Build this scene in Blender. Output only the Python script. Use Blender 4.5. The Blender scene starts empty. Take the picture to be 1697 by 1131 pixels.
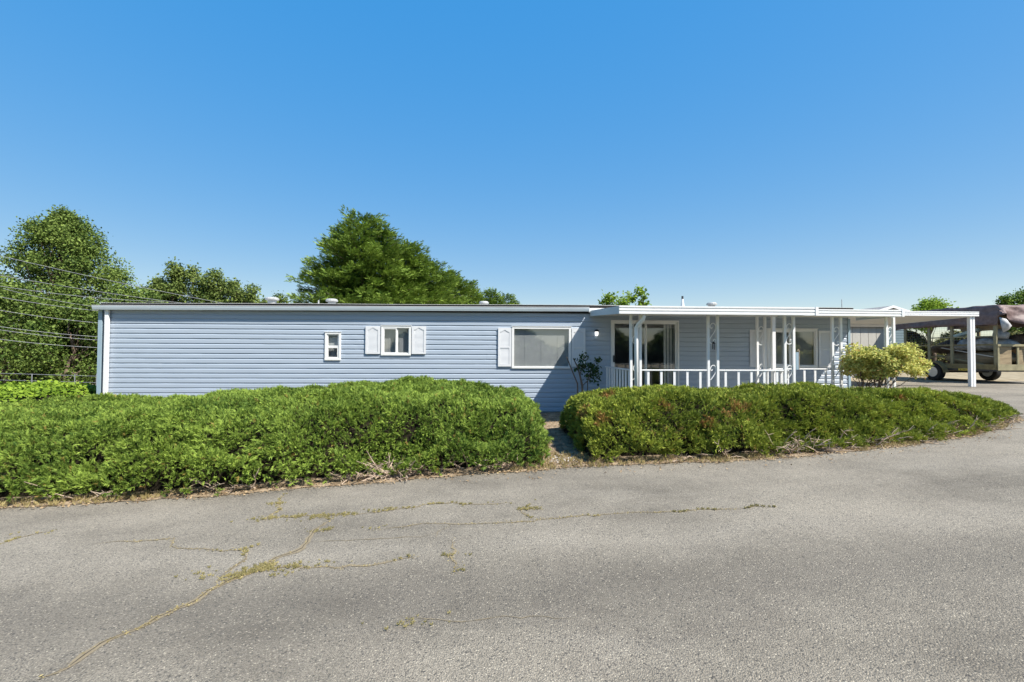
import bpy, math, random
import numpy as np
from mathutils import Vector, Matrix

random.seed(7)
RNG = np.random.default_rng(11)
R = math.radians
scene = bpy.context.scene
COL = scene.collection

# ------------------------------------------------------------------ camera
W0, H0, FPX = 1697.0, 1131.0, 754.0
CAMZ = 1.68
YAW, PITCH, ROLL = R(2.8), R(1.3), R(0.25)
_F = Vector((math.sin(YAW) * math.cos(PITCH), math.cos(YAW) * math.cos(PITCH), math.sin(PITCH)))
_R0 = Vector((math.cos(YAW), -math.sin(YAW), 0))
_U0 = _R0.cross(_F)
_RT = _R0 * math.cos(ROLL) + _U0 * math.sin(ROLL)
_UP = _U0 * math.cos(ROLL) - _R0 * math.sin(ROLL)
cd = bpy.data.cameras.new('camera')
cd.sensor_width = 36.0
cd.lens = 36.0 * FPX / W0
cd.clip_start = 0.05
cd.clip_end = 3000
cam = bpy.data.objects.new('camera', cd)
COL.objects.link(cam)
M = Matrix.Identity(4)
for i in range(3):
    M[i][0] = _RT[i]; M[i][1] = _UP[i]; M[i][2] = -_F[i]
M[2][3] = CAMZ
cam.matrix_world = M
scene.camera = cam

# ------------------------------------------------------------------ sky, sun, exposure
SUND = Vector((-1.3, 1.0, -2.0)).normalized()          # the way the sunlight travels
world = bpy.data.worlds.new("World")
scene.world = world
world.use_nodes = True
wn = world.node_tree
for n in list(wn.nodes): wn.nodes.remove(n)
wo = wn.nodes.new('ShaderNodeOutputWorld')
wb = wn.nodes.new('ShaderNodeBackground')
sk = wn.nodes.new('ShaderNodeTexSky')
sk.sky_type = 'NISHITA'
sk.sun_disc = False
sk.sun_elevation = math.asin(-SUND.z)
sk.sun_rotation = math.atan2(-SUND.x, -SUND.y)
sk.air_density = 1.0
sk.dust_density = 0.3
sk.ozone_density = 1.4
sk.altitude = 0
wb.inputs[1].default_value = 0.108
sg = wn.nodes.new('ShaderNodeGamma'); sg.inputs[1].default_value = .13      # the even, deep blue of this clear noon
sh = wn.nodes.new('ShaderNodeHueSaturation'); sh.inputs['Saturation'].default_value = 6.9; sh.inputs['Hue'].default_value = .510; sh.inputs['Value'].default_value = 3.42
wn.links.new(sk.outputs[0], sg.inputs[0]); wn.links.new(sg.outputs[0], sh.inputs['Color'])
wn.links.new(sh.outputs[0], wb.inputs[0])
wn.links.new(wb.outputs[0], wo.inputs[0])
sd = bpy.data.lights.new('sun', 'SUN')
sd.energy = 5.0
sd.angle = R(0.5)
sd.color = (1.0, 0.95, 0.87)
sun = bpy.data.objects.new('sun', sd)
COL.objects.link(sun)
sun.rotation_euler = SUND.to_track_quat('-Z', 'Y').to_euler()
sun.location = (10, -8, 20)
vs = scene.view_settings
scene.display_settings.display_device = 'sRGB'
vs.view_transform = 'Standard'
vs.look = 'None'
vs.exposure = 0.85
vs.gamma = 1.0
vs.use_curve_mapping = False
scene.render.engine = 'CYCLES'
scene.cycles.max_bounces = 8
scene.cycles.transparent_max_bounces = 12

# ------------------------------------------------------------------ measuring helpers
def ray(px, py):
    return _F + _RT * ((px - W0 / 2) / FPX) + _UP * ((H0 / 2 - py) / FPX)

def onY(px, py, Y):                        # a pixel of the photograph -> the point on the plane y = Y
    d = ray(px, py); t = Y / d.y
    return Vector((d.x * t, Y, CAMZ + d.z * t))

def onX(px, py, X):
    d = ray(px, py); t = X / d.x
    return Vector((X, d.y * t, CAMZ + d.z * t))

KX = np.array([-400, -60, -25, -12, 0, 12, 17, 40, 400.])
KZ = np.array([-.9, -.9, -.8, -.42, 0, .42, .55, .6, .6])
def zg(x): return np.interp(x, KX, KZ)     # the ground falls gently to the left

def onG(px, py):
    d = ray(px, py); t = CAMZ / -d.z
    for _ in range(8):
        t = (CAMZ - float(zg(d.x * t))) / -d.z
    return (d.x * t, d.y * t)

# ------------------------------------------------------------------ noise
def _hash(ix, iy, iz, s):
    n = (ix * 73856093) ^ (iy * 19349663) ^ (iz * 83492791) ^ (s * 2654435761)
    n = n & 0xffffffff
    n = (n ^ (n >> 13)) * 1274126177 & 0xffffffff
    n = n ^ (n >> 16)
    return (n & 0xffff) / 65535.0

def noise3(p, scale, seed=0):
    q = np.asarray(p, dtype=float) * scale
    i = np.floor(q).astype(np.int64); f = q - i
    f = f * f * (3 - 2 * f)
    r = 0
    for dx in (0, 1):
        for dy in (0, 1):
            for dz in (0, 1):
                w = (f[:, 0] if dx else 1 - f[:, 0]) * (f[:, 1] if dy else 1 - f[:, 1]) * (f[:, 2] if dz else 1 - f[:, 2])
                r = r + w * _hash(i[:, 0] + dx, i[:, 1] + dy, i[:, 2] + dz, seed)
    return r * 2 - 1

# ------------------------------------------------------------------ materials
def new_mat(name):
    m = bpy.data.materials.new(name); m.use_nodes = True
    nt = m.node_tree
    return m, nt, nt.nodes['Principled BSDF']

def c4(c): return (c[0], c[1], c[2], 1)

def mat(name, col, rough=0.6, spec=0.4, metal=0.0, var=0.12, vscale=6.0, bump=0.0, bscale=60.0, col2=None, stretch=None):
    m, nt, b = new_mat(name)
    b.inputs['Roughness'].default_value = rough
    b.inputs['Specular IOR Level'].default_value = spec
    b.inputs['Metallic'].default_value = metal
    tc = nt.nodes.new('ShaderNodeTexCoord')
    mp = nt.nodes.new('ShaderNodeMapping')
    nt.links.new(tc.outputs['Object'], mp.inputs[0])
    if stretch: mp.inputs['Scale'].default_value = stretch
    nz = nt.nodes.new('ShaderNodeTexNoise')
    nz.inputs['Scale'].default_value = vscale; nz.inputs['Detail'].default_value = 6
    nt.links.new(mp.outputs[0], nz.inputs[0])
    mx = nt.nodes.new('ShaderNodeMix'); mx.data_type = 'RGBA'
    a = [max(0, x * (1 - var)) for x in col]; c = col2 or [min(1, x * (1 + var)) for x in col]
    mx.inputs[6].default_value = c4(a); mx.inputs[7].default_value = c4(c)
    rp = nt.nodes.new('ShaderNodeMapRange')
    rp.inputs[1].default_value = .3; rp.inputs[2].default_value = .7
    nt.links.new(nz.outputs[0], rp.inputs[0]); nt.links.new(rp.outputs[0], mx.inputs[0])
    nt.links.new(mx.outputs[2], b.inputs['Base Color'])
    if bump:
        n2 = nt.nodes.new('ShaderNodeTexNoise'); n2.inputs['Scale'].default_value = bscale; n2.inputs['Detail'].default_value = 4
        nt.links.new(mp.outputs[0], n2.inputs[0])
        bp = nt.nodes.new('ShaderNodeBump'); bp.inputs['Strength'].default_value = bump; bp.inputs['Distance'].default_value = .01
        nt.links.new(n2.outputs[0], bp.inputs['Height']); nt.links.new(bp.outputs[0], b.inputs['Normal'])
    return m

def foliage_mat(name, dark, light, dead=(.36, .165, .065), transl=.3, rough=.6, nscale=1.2, spec=.12):
    """leaf colour from a per-leaf tint (random plus painted inner shade), a broad noise, and dead patches marked on the leaves themselves"""
    m, nt, b = new_mat(name)
    at = nt.nodes.new('ShaderNodeAttribute'); at.attribute_name = 'tint'
    ad = nt.nodes.new('ShaderNodeAttribute'); ad.attribute_name = 'dead'
    tc = nt.nodes.new('ShaderNodeTexCoord')
    nz = nt.nodes.new('ShaderNodeTexNoise'); nz.inputs['Scale'].default_value = nscale; nz.inputs['Detail'].default_value = 3
    nt.links.new(tc.outputs['Object'], nz.inputs[0])
    ma = nt.nodes.new('ShaderNodeMath'); ma.operation = 'MULTIPLY_ADD'
    nt.links.new(nz.outputs[0], ma.inputs[0]); ma.inputs[1].default_value = .9; ma.inputs[2].default_value = -.45
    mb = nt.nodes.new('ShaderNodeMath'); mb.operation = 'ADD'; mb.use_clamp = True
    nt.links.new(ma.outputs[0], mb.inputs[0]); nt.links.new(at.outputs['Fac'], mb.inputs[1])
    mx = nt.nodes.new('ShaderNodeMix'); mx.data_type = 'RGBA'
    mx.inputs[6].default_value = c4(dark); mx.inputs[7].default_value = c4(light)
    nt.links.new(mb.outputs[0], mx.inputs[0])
    m2 = nt.nodes.new('ShaderNodeMix'); m2.data_type = 'RGBA'
    nt.links.new(ad.outputs['Fac'], m2.inputs[0]); nt.links.new(mx.outputs[2], m2.inputs[6]); m2.inputs[7].default_value = c4(dead)
    nt.links.new(m2.outputs[2], b.inputs['Base Color'])
    b.inputs['Roughness'].default_value = rough
    b.inputs['Specular IOR Level'].default_value = spec
    tr = nt.nodes.new('ShaderNodeBsdfTranslucent')
    nt.links.new(m2.outputs[2], tr.inputs[0])
    ms = nt.nodes.new('ShaderNodeMixShader'); ms.inputs[0].default_value = transl
    out = nt.nodes['Material Output']
    nt.links.new(b.outputs[0], ms.inputs[1]); nt.links.new(tr.outputs[0], ms.inputs[2])
    nt.links.new(ms.outputs[0], out.inputs[0])
    return m

def glass_mat(name, tint=(.9, .93, .95), refl=1.0):
    m = bpy.data.materials.new(name); m.use_nodes = True; nt = m.node_tree
    for n in list(nt.nodes): nt.nodes.remove(n)
    out = nt.nodes.new('ShaderNodeOutputMaterial')
    tp = nt.nodes.new('ShaderNodeBsdfTransparent'); tp.inputs[0].default_value = c4(tint)
    gl = nt.nodes.new('ShaderNodeBsdfGlossy'); gl.inputs['Roughness'].default_value = .03
    gl.inputs[0].default_value = (refl, refl, refl, 1)
    lw = nt.nodes.new('ShaderNodeLayerWeight'); lw.inputs[0].default_value = .5
    p5 = nt.nodes.new('ShaderNodeMath'); p5.operation = 'POWER'; p5.inputs[1].default_value = 5
    fr = nt.nodes.new('ShaderNodeMath'); fr.operation = 'MULTIPLY_ADD'; fr.inputs[1].default_value = .9; fr.inputs[2].default_value = .15
    nt.links.new(lw.outputs['Facing'], p5.inputs[0]); nt.links.new(p5.outputs[0], fr.inputs[0])
    ms = nt.nodes.new('ShaderNodeMixShader')
    nt.links.new(fr.outputs[0], ms.inputs[0]); nt.links.new(tp.outputs[0], ms.inputs[1]); nt.links.new(gl.outputs[0], ms.inputs[2])
    nt.links.new(ms.outputs[0], out.inputs[0])
    return m

_b0 = (.36, 4.06); _b1 = (5.2, 5.0)
BAND = (4.0, .0)      # y = a + b x of the worn band
def asphalt_mat():
    m, nt, b = new_mat('aged_asphalt')
    tc = nt.nodes.new('ShaderNodeTexCoord'); L = nt.links.new
    def noise(s, d=5, sc=(1, 1, 1), rough=.5):
        mp = nt.nodes.new('ShaderNodeMapping'); mp.inputs['Scale'].default_value = sc
        L(tc.outputs['Object'], mp.inputs[0])
        n = nt.nodes.new('ShaderNodeTexNoise'); n.inputs['Scale'].default_value = s; n.inputs['Detail'].default_value = d
        n.inputs['Roughness'].default_value = rough
        L(mp.outputs[0], n.inputs[0]); return n.outputs[0]
    def rng(v, a, b_, c=0, d=1):
        r = nt.nodes.new('ShaderNodeMapRange'); r.inputs[1].default_value = a; r.inputs[2].default_value = b_
        r.inputs[3].default_value = c; r.inputs[4].default_value = d; L(v, r.inputs[0]); return r.outputs[0]
    def mix(f, a, b_, kind='MIX'):
        x = nt.nodes.new('ShaderNodeMix'); x.data_type = 'RGBA'; x.blend_type = kind
        for i, v in ((0, f), (6, a), (7, b_)):
            if isinstance(v, (tuple, float, int)): x.inputs[i].default_value = v
            else: L(v, x.inputs[i])
        return x.outputs[2]
    base = mix(rng(noise(.42, 7, (1, 1.7, 1), .62), .34, .64), (.148, .129, .100, 1), (.310, .273, .214, 1))
    base = mix(rng(noise(2.6, 6, (1, 1, 1), .65), .35, .75, 0, .5), base, (.300, .268, .212, 1))
    base = mix(rng(noise(.23, 4, (1, 2.4, 1), .6), .55, .72, 0, .65), base, (.330, .296, .238, 1))
    # the dusty worn band along the outer wheel track
    sep = nt.nodes.new('ShaderNodeSeparateXYZ'); L(tc.outputs['Object'], sep.inputs[0])
    def mth(op, a, b_):
        q = nt.nodes.new('ShaderNodeMath'); q.operation = op
        for i, v in ((0, a), (1, b_)):
            if isinstance(v, (int, float)): q.inputs[i].default_value = v
            else: L(v, q.inputs[i])
        return q.outputs[0]
    ty = mth('SUBTRACT', sep.outputs[1], mth('MULTIPLY', sep.outputs[0], BAND[1]))
    ty = mth('SUBTRACT', ty, BAND[0])
    ty = mth('ADD', ty, mth('MULTIPLY', mth('SUBTRACT', noise(.9, 4), .5), .9))
    bd_ = mth('MULTIPLY', rng(mth('ABSOLUTE', ty, 0), .05, .42, 1, 0), rng(noise(.7, 5), .3, .6, .1, .6))
    base = mix(bd_, base, (.318, .284, .228, 1))
    ty2 = mth('ADD', ty, .8)
    base = mix(mth('MULTIPLY', rng(mth('ABSOLUTE', ty2, 0), .1, .7, 1, 0), .55), base, (.125, .110, .088, 1))
    # fine aggregate: stones of their own colour
    vo = nt.nodes.new('ShaderNodeTexVoronoi'); vo.inputs['Scale'].default_value = 112
    L(tc.outputs['Object'], vo.inputs['Vector'])
    sp = nt.nodes.new('ShaderNodeSeparateColor'); L(vo.outputs['Color'], sp.inputs[0])
    k = rng(sp.outputs[0], 0, 1, .76, 1.20)
    st = nt.nodes.new('ShaderNodeCombineColor'); L(k, st.inputs[0]); L(k, st.inputs[1]); L(k, st.inputs[2])
    base = mix(1.0, base, st.outputs[0], 'MULTIPLY')
    base = mix(rng(sp.outputs[1], .94, .975, 0, .42), base, (.62, .55, .42, 1))
    base = mix(rng(sp.outputs[2], .93, .96, 0, .8), base, (.05, .048, .045, 1))
    gap = rng(vo.outputs['Distance'], .35, .75, 0, .5)
    base = mix(gap, base, (.06, .056, .05, 1))
    L(base, b.inputs['Base Color'])
    b.inputs['Roughness'].default_value = .85; b.inputs['Specular IOR Level'].default_value = .25
    bp = nt.nodes.new('ShaderNodeBump'); bp.inputs['Strength'].default_value = .8; bp.inputs['Distance'].default_value = .006
    inv = rng(vo.outputs['Distance'], 0, .8, 1, 0)
    L(inv, bp.inputs['Height']); L(bp.outputs[0], b.inputs['Normal'])
    return m

MT = {}
MT['siding'] = mat('blue_grey_vinyl', (.345, .400, .468), .42, .4, var=.05, vscale=.9)
MT['white'] = mat('white_painted_metal', (.74, .74, .73), .38, .45, var=.03, vscale=3)
MT['vinyl'] = mat('white_vinyl', (.72, .715, .69), .4, .4, var=.03, vscale=5)
MT['shutter'] = mat('shutter_white', (.64, .645, .65), .45, .4, var=.03, vscale=8)
MT['fascia'] = mat('pale_blue_grey_gutter', (.46, .52, .55), .4, .45, var=.05, vscale=2)
MT['trim'] = mat('blue_corner_trim', (.27, .36, .42), .45, .4, var=.05, vscale=3)
MT['ceiling'] = mat('ribbed_ceiling_panel', (.70, .68, .63), .55, .3, var=.05, vscale=2)
MT['black'] = mat('black_roof_edge', (.018, .016, .016), .7, .3, var=.4, vscale=5, bump=.4, bscale=30)
MT['roof'] = mat('grey_roof_coating', (.42, .42, .40), .8, .2, var=.15, vscale=2, bump=.3)
MT['galv'] = mat('weathered_light_metal', (.42, .42, .41), .45, .5, metal=.2, var=.12, vscale=9)
MT['interior'] = mat('dim_room', (.34, .33, .32), .9, .1)
MT['curtain'] = mat('vertical_blind_cloth', (.55, .55, .52), .8, .1)
MT['blind'] = mat('grey_blind_slats', (.40, .40, .39), .6, .3, var=.05)
MT['blindlt'] = mat('pale_blind_slats', (.40, .40, .38), .6, .3, var=.05)
MT['glass'] = glass_mat('window_glass')

MT['dark'] = mat('dark_metal', (.03, .03, .032), .45, .5)
MT['asphalt'] = asphalt_mat()
MT['dirt'] = mat('dry_soil', (.20, .145, .09), .95, .1, var=.35, vscale=5, bump=.9, bscale=50, col2=(.36, .28, .19))
MT['tan'] = mat('dry_yard', (.27, .22, .14), .95, .1, var=.3, vscale=3, bump=.9, bscale=30, col2=(.38, .32, .22))
MT['deck'] = mat('porch_deck_grey', (.52, .51, .48), .7, .2, var=.1)
MT['bark'] = mat('bark', (.16, .12, .09), .9, .1, var=.35, vscale=12, bump=.8, bscale=40)
MT['twig'] = mat('bare_bleached_branch', (.40, .31, .23), .9, .1, var=.35, vscale=20, bump=.5)
MT['core'] = mat('inner_twig_shadow', (.018, .015, .010), .95, .05, var=.4, vscale=20)  # near-black: the shade inside the foliage put into the colour
MT['dust'] = mat('crack_grit', (.33, .275, .185), .95, .1, var=.3, vscale=18, bump=.8, bscale=70, col2=(.22, .18, .12))
MT['crackdark'] = mat('crack_dark', (.05, .045, .04), .95, .1, var=.3, vscale=20)
MT['wood'] = mat('olive_painted_timber', (.20, .165, .085), .75, .25, var=.25, vscale=6, bump=.3)
MT['woodlt'] = mat('pale_olive_timber', (.27, .24, .145), .75, .25, var=.2, vscale=6, bump=.3)
MT['ply'] = mat('grey_brown_plywood', (.27, .21, .13), .8, .2, var=.25, vscale=3, bump=.3, stretch=(1, 1, 6))
MT['tarp'] = mat('brown_tarpaulin', (.150, .100, .092), .6, .4, var=.25, vscale=9, bump=.7, bscale=14)
MT['tarplt'] = mat('grey_tarp_lining', (.42, .42, .42), .6, .3, var=.2, vscale=9, bump=.7, bscale=14)
MT['rubber'] = mat('tyre_rubber', (.018, .018, .019), .75, .3, bump=.4)
MT['rim'] = mat('steel_rim', (.52, .52, .50), .35, .5, metal=.35, var=.1)
MT['yellow'] = mat('yellow_strip', (.75, .55, .08), .5, .4, var=.1)
MT['plast'] = mat('crumpled_grey_plastic', (.30, .31, .31), .45, .5, var=.4, vscale=8, bump=1, bscale=20)
MT['junk'] = mat('dark_brown_junk', (.09, .065, .05), .8, .2, var=.4, vscale=8, bump=1, bscale=20)
MT['teal'] = mat('faded_teal_board', (.32, .40, .37), .6, .3, var=.2)
MT['shed'] = mat('beige_grey_shed_panel', (.46, .44, .39), .7, .2, var=.08, vscale=3)
MT['nblue'] = mat('slate_siding', (.13, .18, .20), .6, .3, var=.06)
MT['nroof'] = mat('grey_shingle', (.22, .22, .22), .85, .2, var=.2, vscale=10)
MT['wire'] = mat('bare_cable', (.22, .23, .24), .5, .4)
MT['pebble'] = mat('pale_pebble', (.46, .43, .38), .8, .2, var=.2, vscale=20)

# lamp globe: lit frosted glass
gm, gnt, gb = new_mat('lit_frosted_globe')
gb.inputs['Base Color'].default_value = (.9, .9, .86, 1); gb.inputs['Roughness'].default_value = .4
gb.inputs['Emission Color'].default_value = (1, .97, .9, 1); gb.inputs['Emission Strength'].default_value = .9
MT['globe'] = gm

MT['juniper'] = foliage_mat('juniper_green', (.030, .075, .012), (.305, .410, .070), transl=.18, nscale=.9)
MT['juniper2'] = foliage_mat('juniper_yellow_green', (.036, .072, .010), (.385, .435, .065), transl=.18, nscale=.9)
MT['ivy'] = foliage_mat('ivy_green', (.09, .17, .015), (.32, .44, .05), transl=.35)
MT['alder'] = foliage_mat('alder_leaf', (.030, .070, .012), (.215, .285, .065), transl=.2, nscale=.4)
MT['poplar'] = foliage_mat('poplar_leaf', (.04, .08, .016), (.24, .30, .08), transl=.3, nscale=.4)
MT['conifer'] = foliage_mat('conifer_needles', (.024, .070, .010), (.250, .350, .060), transl=.12, nscale=.5)
MT['gold'] = foliage_mat('gold_green_leaf', (.14, .20, .03), (.76, .73, .24), dead=(.42, .16, .07), transl=.3, nscale=2)
MT['olive'] = foliage_mat('olive_scrub', (.05, .06, .015), (.20, .19, .06), transl=.15)
MT['darkleaf'] = foliage_mat('dark_glossy_leaf', (.02, .045, .012), (.06, .10, .03), transl=.15, rough=.35)
MT['drygrass'] = foliage_mat('dry_grass', (.22, .17, .07), (.46, .38, .18), transl=.2)
MT['moss'] = foliage_mat('yellow_moss', (.21, .19, .08), (.42, .36, .17), transl=.2)
MT['litter'] = foliage_mat('leaf_litter', (.13, .08, .045), (.42, .31, .18), transl=.1)

# ------------------------------------------------------------------ object helpers
WL = {}          # world place of every root and part, so that meshes are written in world metres
def tag(o, label=None, cat=None, group=None, kind=None):
    if label: o['label'] = label
    if cat: o['category'] = cat
    if group: o['group'] = group
    if kind: o['kind'] = kind
    return o

def link(o, parent=None, origin=None):
    COL.objects.link(o)
    if parent is not None:
        o.parent = parent
        po = WL[parent.name]
    else:
        po = Vector((0, 0, 0))
    og = Vector(origin) if origin is not None else Vector(po)
    o.location = og - po
    WL[o.name] = og
    return o

def root(name, loc, label, cat, group=None):
    o = bpy.data.objects.new(name, None)
    o.empty_display_size = .2
    link(o, None, loc)
    return tag(o, label, cat, group)

class MB:
    def __init__(s): s.v = []; s.f = []; s.smooth = False
    def add(s, vs_, fs):
        n = len(s.v); s.v += [tuple(v) for v in vs_]; s.f += [tuple(i + n for i in f) for f in fs]; return s
    def box(s, x0, x1, y0, y1, z0, z1):
        return s.add([(x, y, z) for z in (z0, z1) for y in (y0, y1) for x in (x0, x1)],
                     [(0, 2, 3, 1), (4, 5, 7, 6), (0, 1, 5, 4), (2, 6, 7, 3), (0, 4, 6, 2), (1, 3, 7, 5)])
    def bar(s, a, b, w, h, up=(0, 0, 1)):
        a, b = Vector(a), Vector(b); d = (b - a).normalized()
        u = Vector(up); sd_ = d.cross(u)
        if sd_.length < 1e-4: sd_ = d.cross(Vector((1, 0, 0)))
        sd_.normalize(); u = sd_.cross(d)
        vs_ = [p + sd_ * (i * w / 2) + u * (j * h / 2) for p in (a, b) for (i, j) in ((-1, -1), (1, -1), (1, 1), (-1, 1))]
        return s.add(vs_, [(0, 1, 2, 3)[::-1], (4, 5, 6, 7), (0, 4, 5, 1)[::-1], (1, 5, 6, 2)[::-1], (2, 6, 7, 3)[::-1], (3, 7, 4, 0)[::-1]])
    def prism(s, prof, axis, a, b):
        """profile list of 2D points; axis 'x': (y,z) ; 'y': (x,z); 'z': (x,y)"""
        def P(p, t):
            return {'x': (t, p[0], p[1]), 'y': (p[0], t, p[1]), 'z': (p[0], p[1], t)}[axis]
        n = len(prof)
        vs_ = [P(p, a) for p in prof] + [P(p, b) for p in prof]
        fs = [(i, (i + 1) % n, (i + 1) % n + n, i + n) for i in range(n)]
        return s.add(vs_, fs + [tuple(range(n))[::-1], tuple(range(n, 2 * n))])
    def tube(s, pts, rad, n=6, caps=True):
        pts = [Vector(p) for p in pts]
        if not isinstance(rad, (list, tuple)): rad = [rad] * len(pts)
        base = len(s.v); prev = None
        for i, p in enumerate(pts):
            d = (pts[min(i + 1, len(pts) - 1)] - pts[max(i - 1, 0)]).normalized()
            if prev is None:
                u = d.cross(Vector((0, 0, 1)));
                if u.length < .05: u = d.cross(Vector((0, 1, 0)))
            else: u = prev - d * prev.dot(d)
            u.normalize(); prev = u; w = d.cross(u)
            for k in range(n):
                a = 2 * math.pi * k / n
                s.v.append(tuple(p + (u * math.cos(a) + w * math.sin(a)) * rad[i]))
        for i in range(len(pts) - 1):
            for k in range(n):
                k2 = (k + 1) % n
                s.f.append((base + i * n + k, base + i * n + k2, base + (i + 1) * n + k2, base + (i + 1) * n + k))
        if caps:
            s.f.append(tuple(base + k for k in range(n))[::-1])
            s.f.append(tuple(base + (len(pts) - 1) * n + k for k in range(n)))
        return s
    def lathe(s, c, prof, n=20, axis='z', caps=True):
        base = len(s.v); c = Vector(c)
        for (r, h) in prof:
            for k in range(n):
                a = 2 * math.pi * k / n; ca, sa = r * math.cos(a), r * math.sin(a)
                o = {'z': (ca, sa, h), 'x': (h, ca, sa), 'y': (sa, h, ca)}[axis]
                s.v.append(tuple(c + Vector(o)))
        for i in range(len(prof) - 1):
            for k in range(n):
                k2 = (k + 1) % n
                s.f.append((base + i * n + k, base + i * n + k2, base + (i + 1) * n + k2, base + (i + 1) * n + k))
        if caps: s.f.append(tuple(base + k for k in range(n))[::-1]); s.f.append(tuple(base + (len(prof) - 1) * n + k for k in range(n)))
        return s
    def build(s, name, m, parent=None, origin=None, smooth=False, bevel=0):
        og = Vector(origin) if origin is not None else (WL[parent.name] if parent is not None else Vector((0, 0, 0)))
        me = bpy.data.meshes.new(name)
        me.from_pydata([(x - og.x, y - og.y, z - og.z) for x, y, z in s.v], [], s.f)
        me.materials.append(MT[m] if isinstance(m, str) else m)
        if smooth or s.smooth:
            me.polygons.foreach_set('use_smooth', [True] * len(me.polygons))
        me.update()
        o = bpy.data.objects.new(name, me)
        link(o, parent, og)
        if bevel:
            md = o.modifiers.new('bevel', 'BEVEL'); md.width = bevel; md.segments = 2; md.limit_method = 'ANGLE'
        return o

def box(name, m, parent, x0, x1, y0, y1, z0, z1, bevel=0):
    return MB().box(x0, x1, y0, y1, z0, z1).build(name, m, parent, ((x0 + x1) / 2, (y0 + y1) / 2, z0), bevel=bevel)

def np_mesh(name, V, F, m, parent=None, tint=None, dead=None, smooth=False, origin=None):
    """V (n,3) world, F (k,c) with equal-sized faces"""
    og = np.array(origin if origin is not None else (WL[parent.name] if parent is not None else (0, 0, 0)), dtype=float)
    V = np.asarray(V, dtype=np.float64) - og
    me = bpy.data.meshes.new(name)
    k, c = F.shape
    me.vertices.add(len(V)); me.vertices.foreach_set('co', V.astype(np.float32).ravel())
    me.loops.add(k * c); me.loops.foreach_set('vertex_index', F.astype(np.int32).ravel())
    me.polygons.add(k); me.polygons.foreach_set('loop_start', (np.arange(k) * c).astype(np.int32))
    for nm, arr in (('tint', tint), ('dead', dead)):
        if arr is not None:
            a = me.attributes.new(nm, 'FLOAT', 'POINT'); a.data.foreach_set('value', np.asarray(arr, dtype=np.float32))
    me.materials.append(MT[m] if isinstance(m, str) else m)
    me.update(calc_edges=True)
    if smooth: me.polygons.foreach_set('use_smooth', np.ones(k, dtype=bool))
    o = bpy.data.objects.new(name, me)
    link(o, parent, og)
    return o

def unit(a): return a / np.maximum(np.linalg.norm(a, axis=-1, keepdims=True), 1e-9)

def frames(axis, nrm):
    """rotation matrices whose x column follows axis and z column is near nrm"""
    x = unit(axis); y = unit(np.cross(nrm, x)); z = np.cross(x, y)
    return np.stack([x, y, z], axis=2)

def scatter(PV, PF, pos, Rm, sc):
    """copies of a small prototype (m,3) / (k,c) at pos (n,3)"""
    n, m = len(pos), len(PV)
    V = np.einsum('nij,mj->nmi', Rm, PV) * sc[:, None, None] + pos[:, None, :]
    F = PF[None] + (np.arange(n) * m)[:, None, None]
    return V.reshape(-1, 3), F.reshape(-1, PF.shape[1])

def kite(a, d, L, w, nrm=(0, 0, 1)):
    a = np.array(a, float); d = np.array(d, float); d /= np.linalg.norm(d)
    s = np.cross(d, nrm); s /= max(np.linalg.norm(s), 1e-9)
    return [a, a + d * L * .45 + s * w, a + d * L, a + d * L * .45 - s * w]

def spray(n, L, twl, tww, ang, seed, lift=.5):
    """a feathery spray: twiglets along an axis of length L (x)"""
    r = random.Random(seed); V = []; F = []
    for i in range(n):
        t = (i + .5) / n; sgn = 1 if i % 2 else -1
        a = ang * (1 - .35 * t)
        d = (math.cos(a), sgn * math.sin(a), r.uniform(-lift, lift) * .9 + .15)
        l = twl * (1 - .45 * t) * r.uniform(.75, 1.2)
        nn = (r.uniform(-.6, .6), r.uniform(-.6, .6), 1)
        V += kite((L * t, 0, -.06 * L * t), d, l, tww * r.uniform(.8, 1.2), nn)
        F.append([4 * i, 4 * i + 1, 4 * i + 2, 4 * i + 3])
    V += kite((L * .55, 0, 0), (1, 0, .1), L * .6, tww, (0, .3, 1)); F.append([4 * n, 4 * n + 1, 4 * n + 2, 4 * n + 3])
    return np.array(V), np.array(F)

def tri_spray(n, L, twl, tww, ang, seed, lift=.5):
    """the same with pointed scale-leaf twiglets of one triangle each"""
    r = random.Random(seed); V = []; F = []
    for i in range(n + 1):
        t = (i + .5) / n; sgn = 1 if i % 2 else -1
        a = ang * (1 - .35 * t) * sgn
        d = np.array((math.cos(a), math.sin(a), r.uniform(-lift, lift) * .9 + .15)); l = twl * (1 - .4 * t) * r.uniform(.75, 1.25)
        if i == n: t = .3; d = np.array((1, 0, .1)); l = L * .75
        d /= np.linalg.norm(d); s_ = np.cross(d, (r.uniform(-.7, .7), r.uniform(-.7, .7), 1)); s_ /= np.linalg.norm(s_)
        p = np.array((L * t, 0, 0)); w = tww * r.uniform(.8, 1.25)
        V += [p - s_ * w, p + s_ * w, p + d * l]; F.append([3 * i, 3 * i + 1, 3 * i + 2])
    return np.array(V), np.array(F)

def merge(parts):
    Vs, Fs, off = [], [], 0
    for V, F in parts:
        Vs.append(V); Fs.append(F + off); off += len(V)
    return np.concatenate(Vs), np.concatenate(Fs)

# ================================================================== GROUND
def sheet(name, xs, y0f, y1f, ny, dz, m, kind='structure', parent=None):
    V = []; F = []
    for i, x in enumerate(xs):
        a, b = y0f(x), y1f(x)
        for j in range(ny + 1):
            V.append((x, a + (b - a) * j / ny, float(zg(x)) + dz))
    for i in range(len(xs) - 1):
        for j in range(ny):
            q = i * (ny + 1) + j
            F.append((q, q + ny + 1, q + ny + 2, q + 1))
    o = np_mesh(name, np.array(V), np.array(F), m, parent)
    if kind: o['kind'] = kind
    return o

sheet('ground', list(KX), lambda x: -300, lambda x: 600, 1, 0, 'tan')

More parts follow.
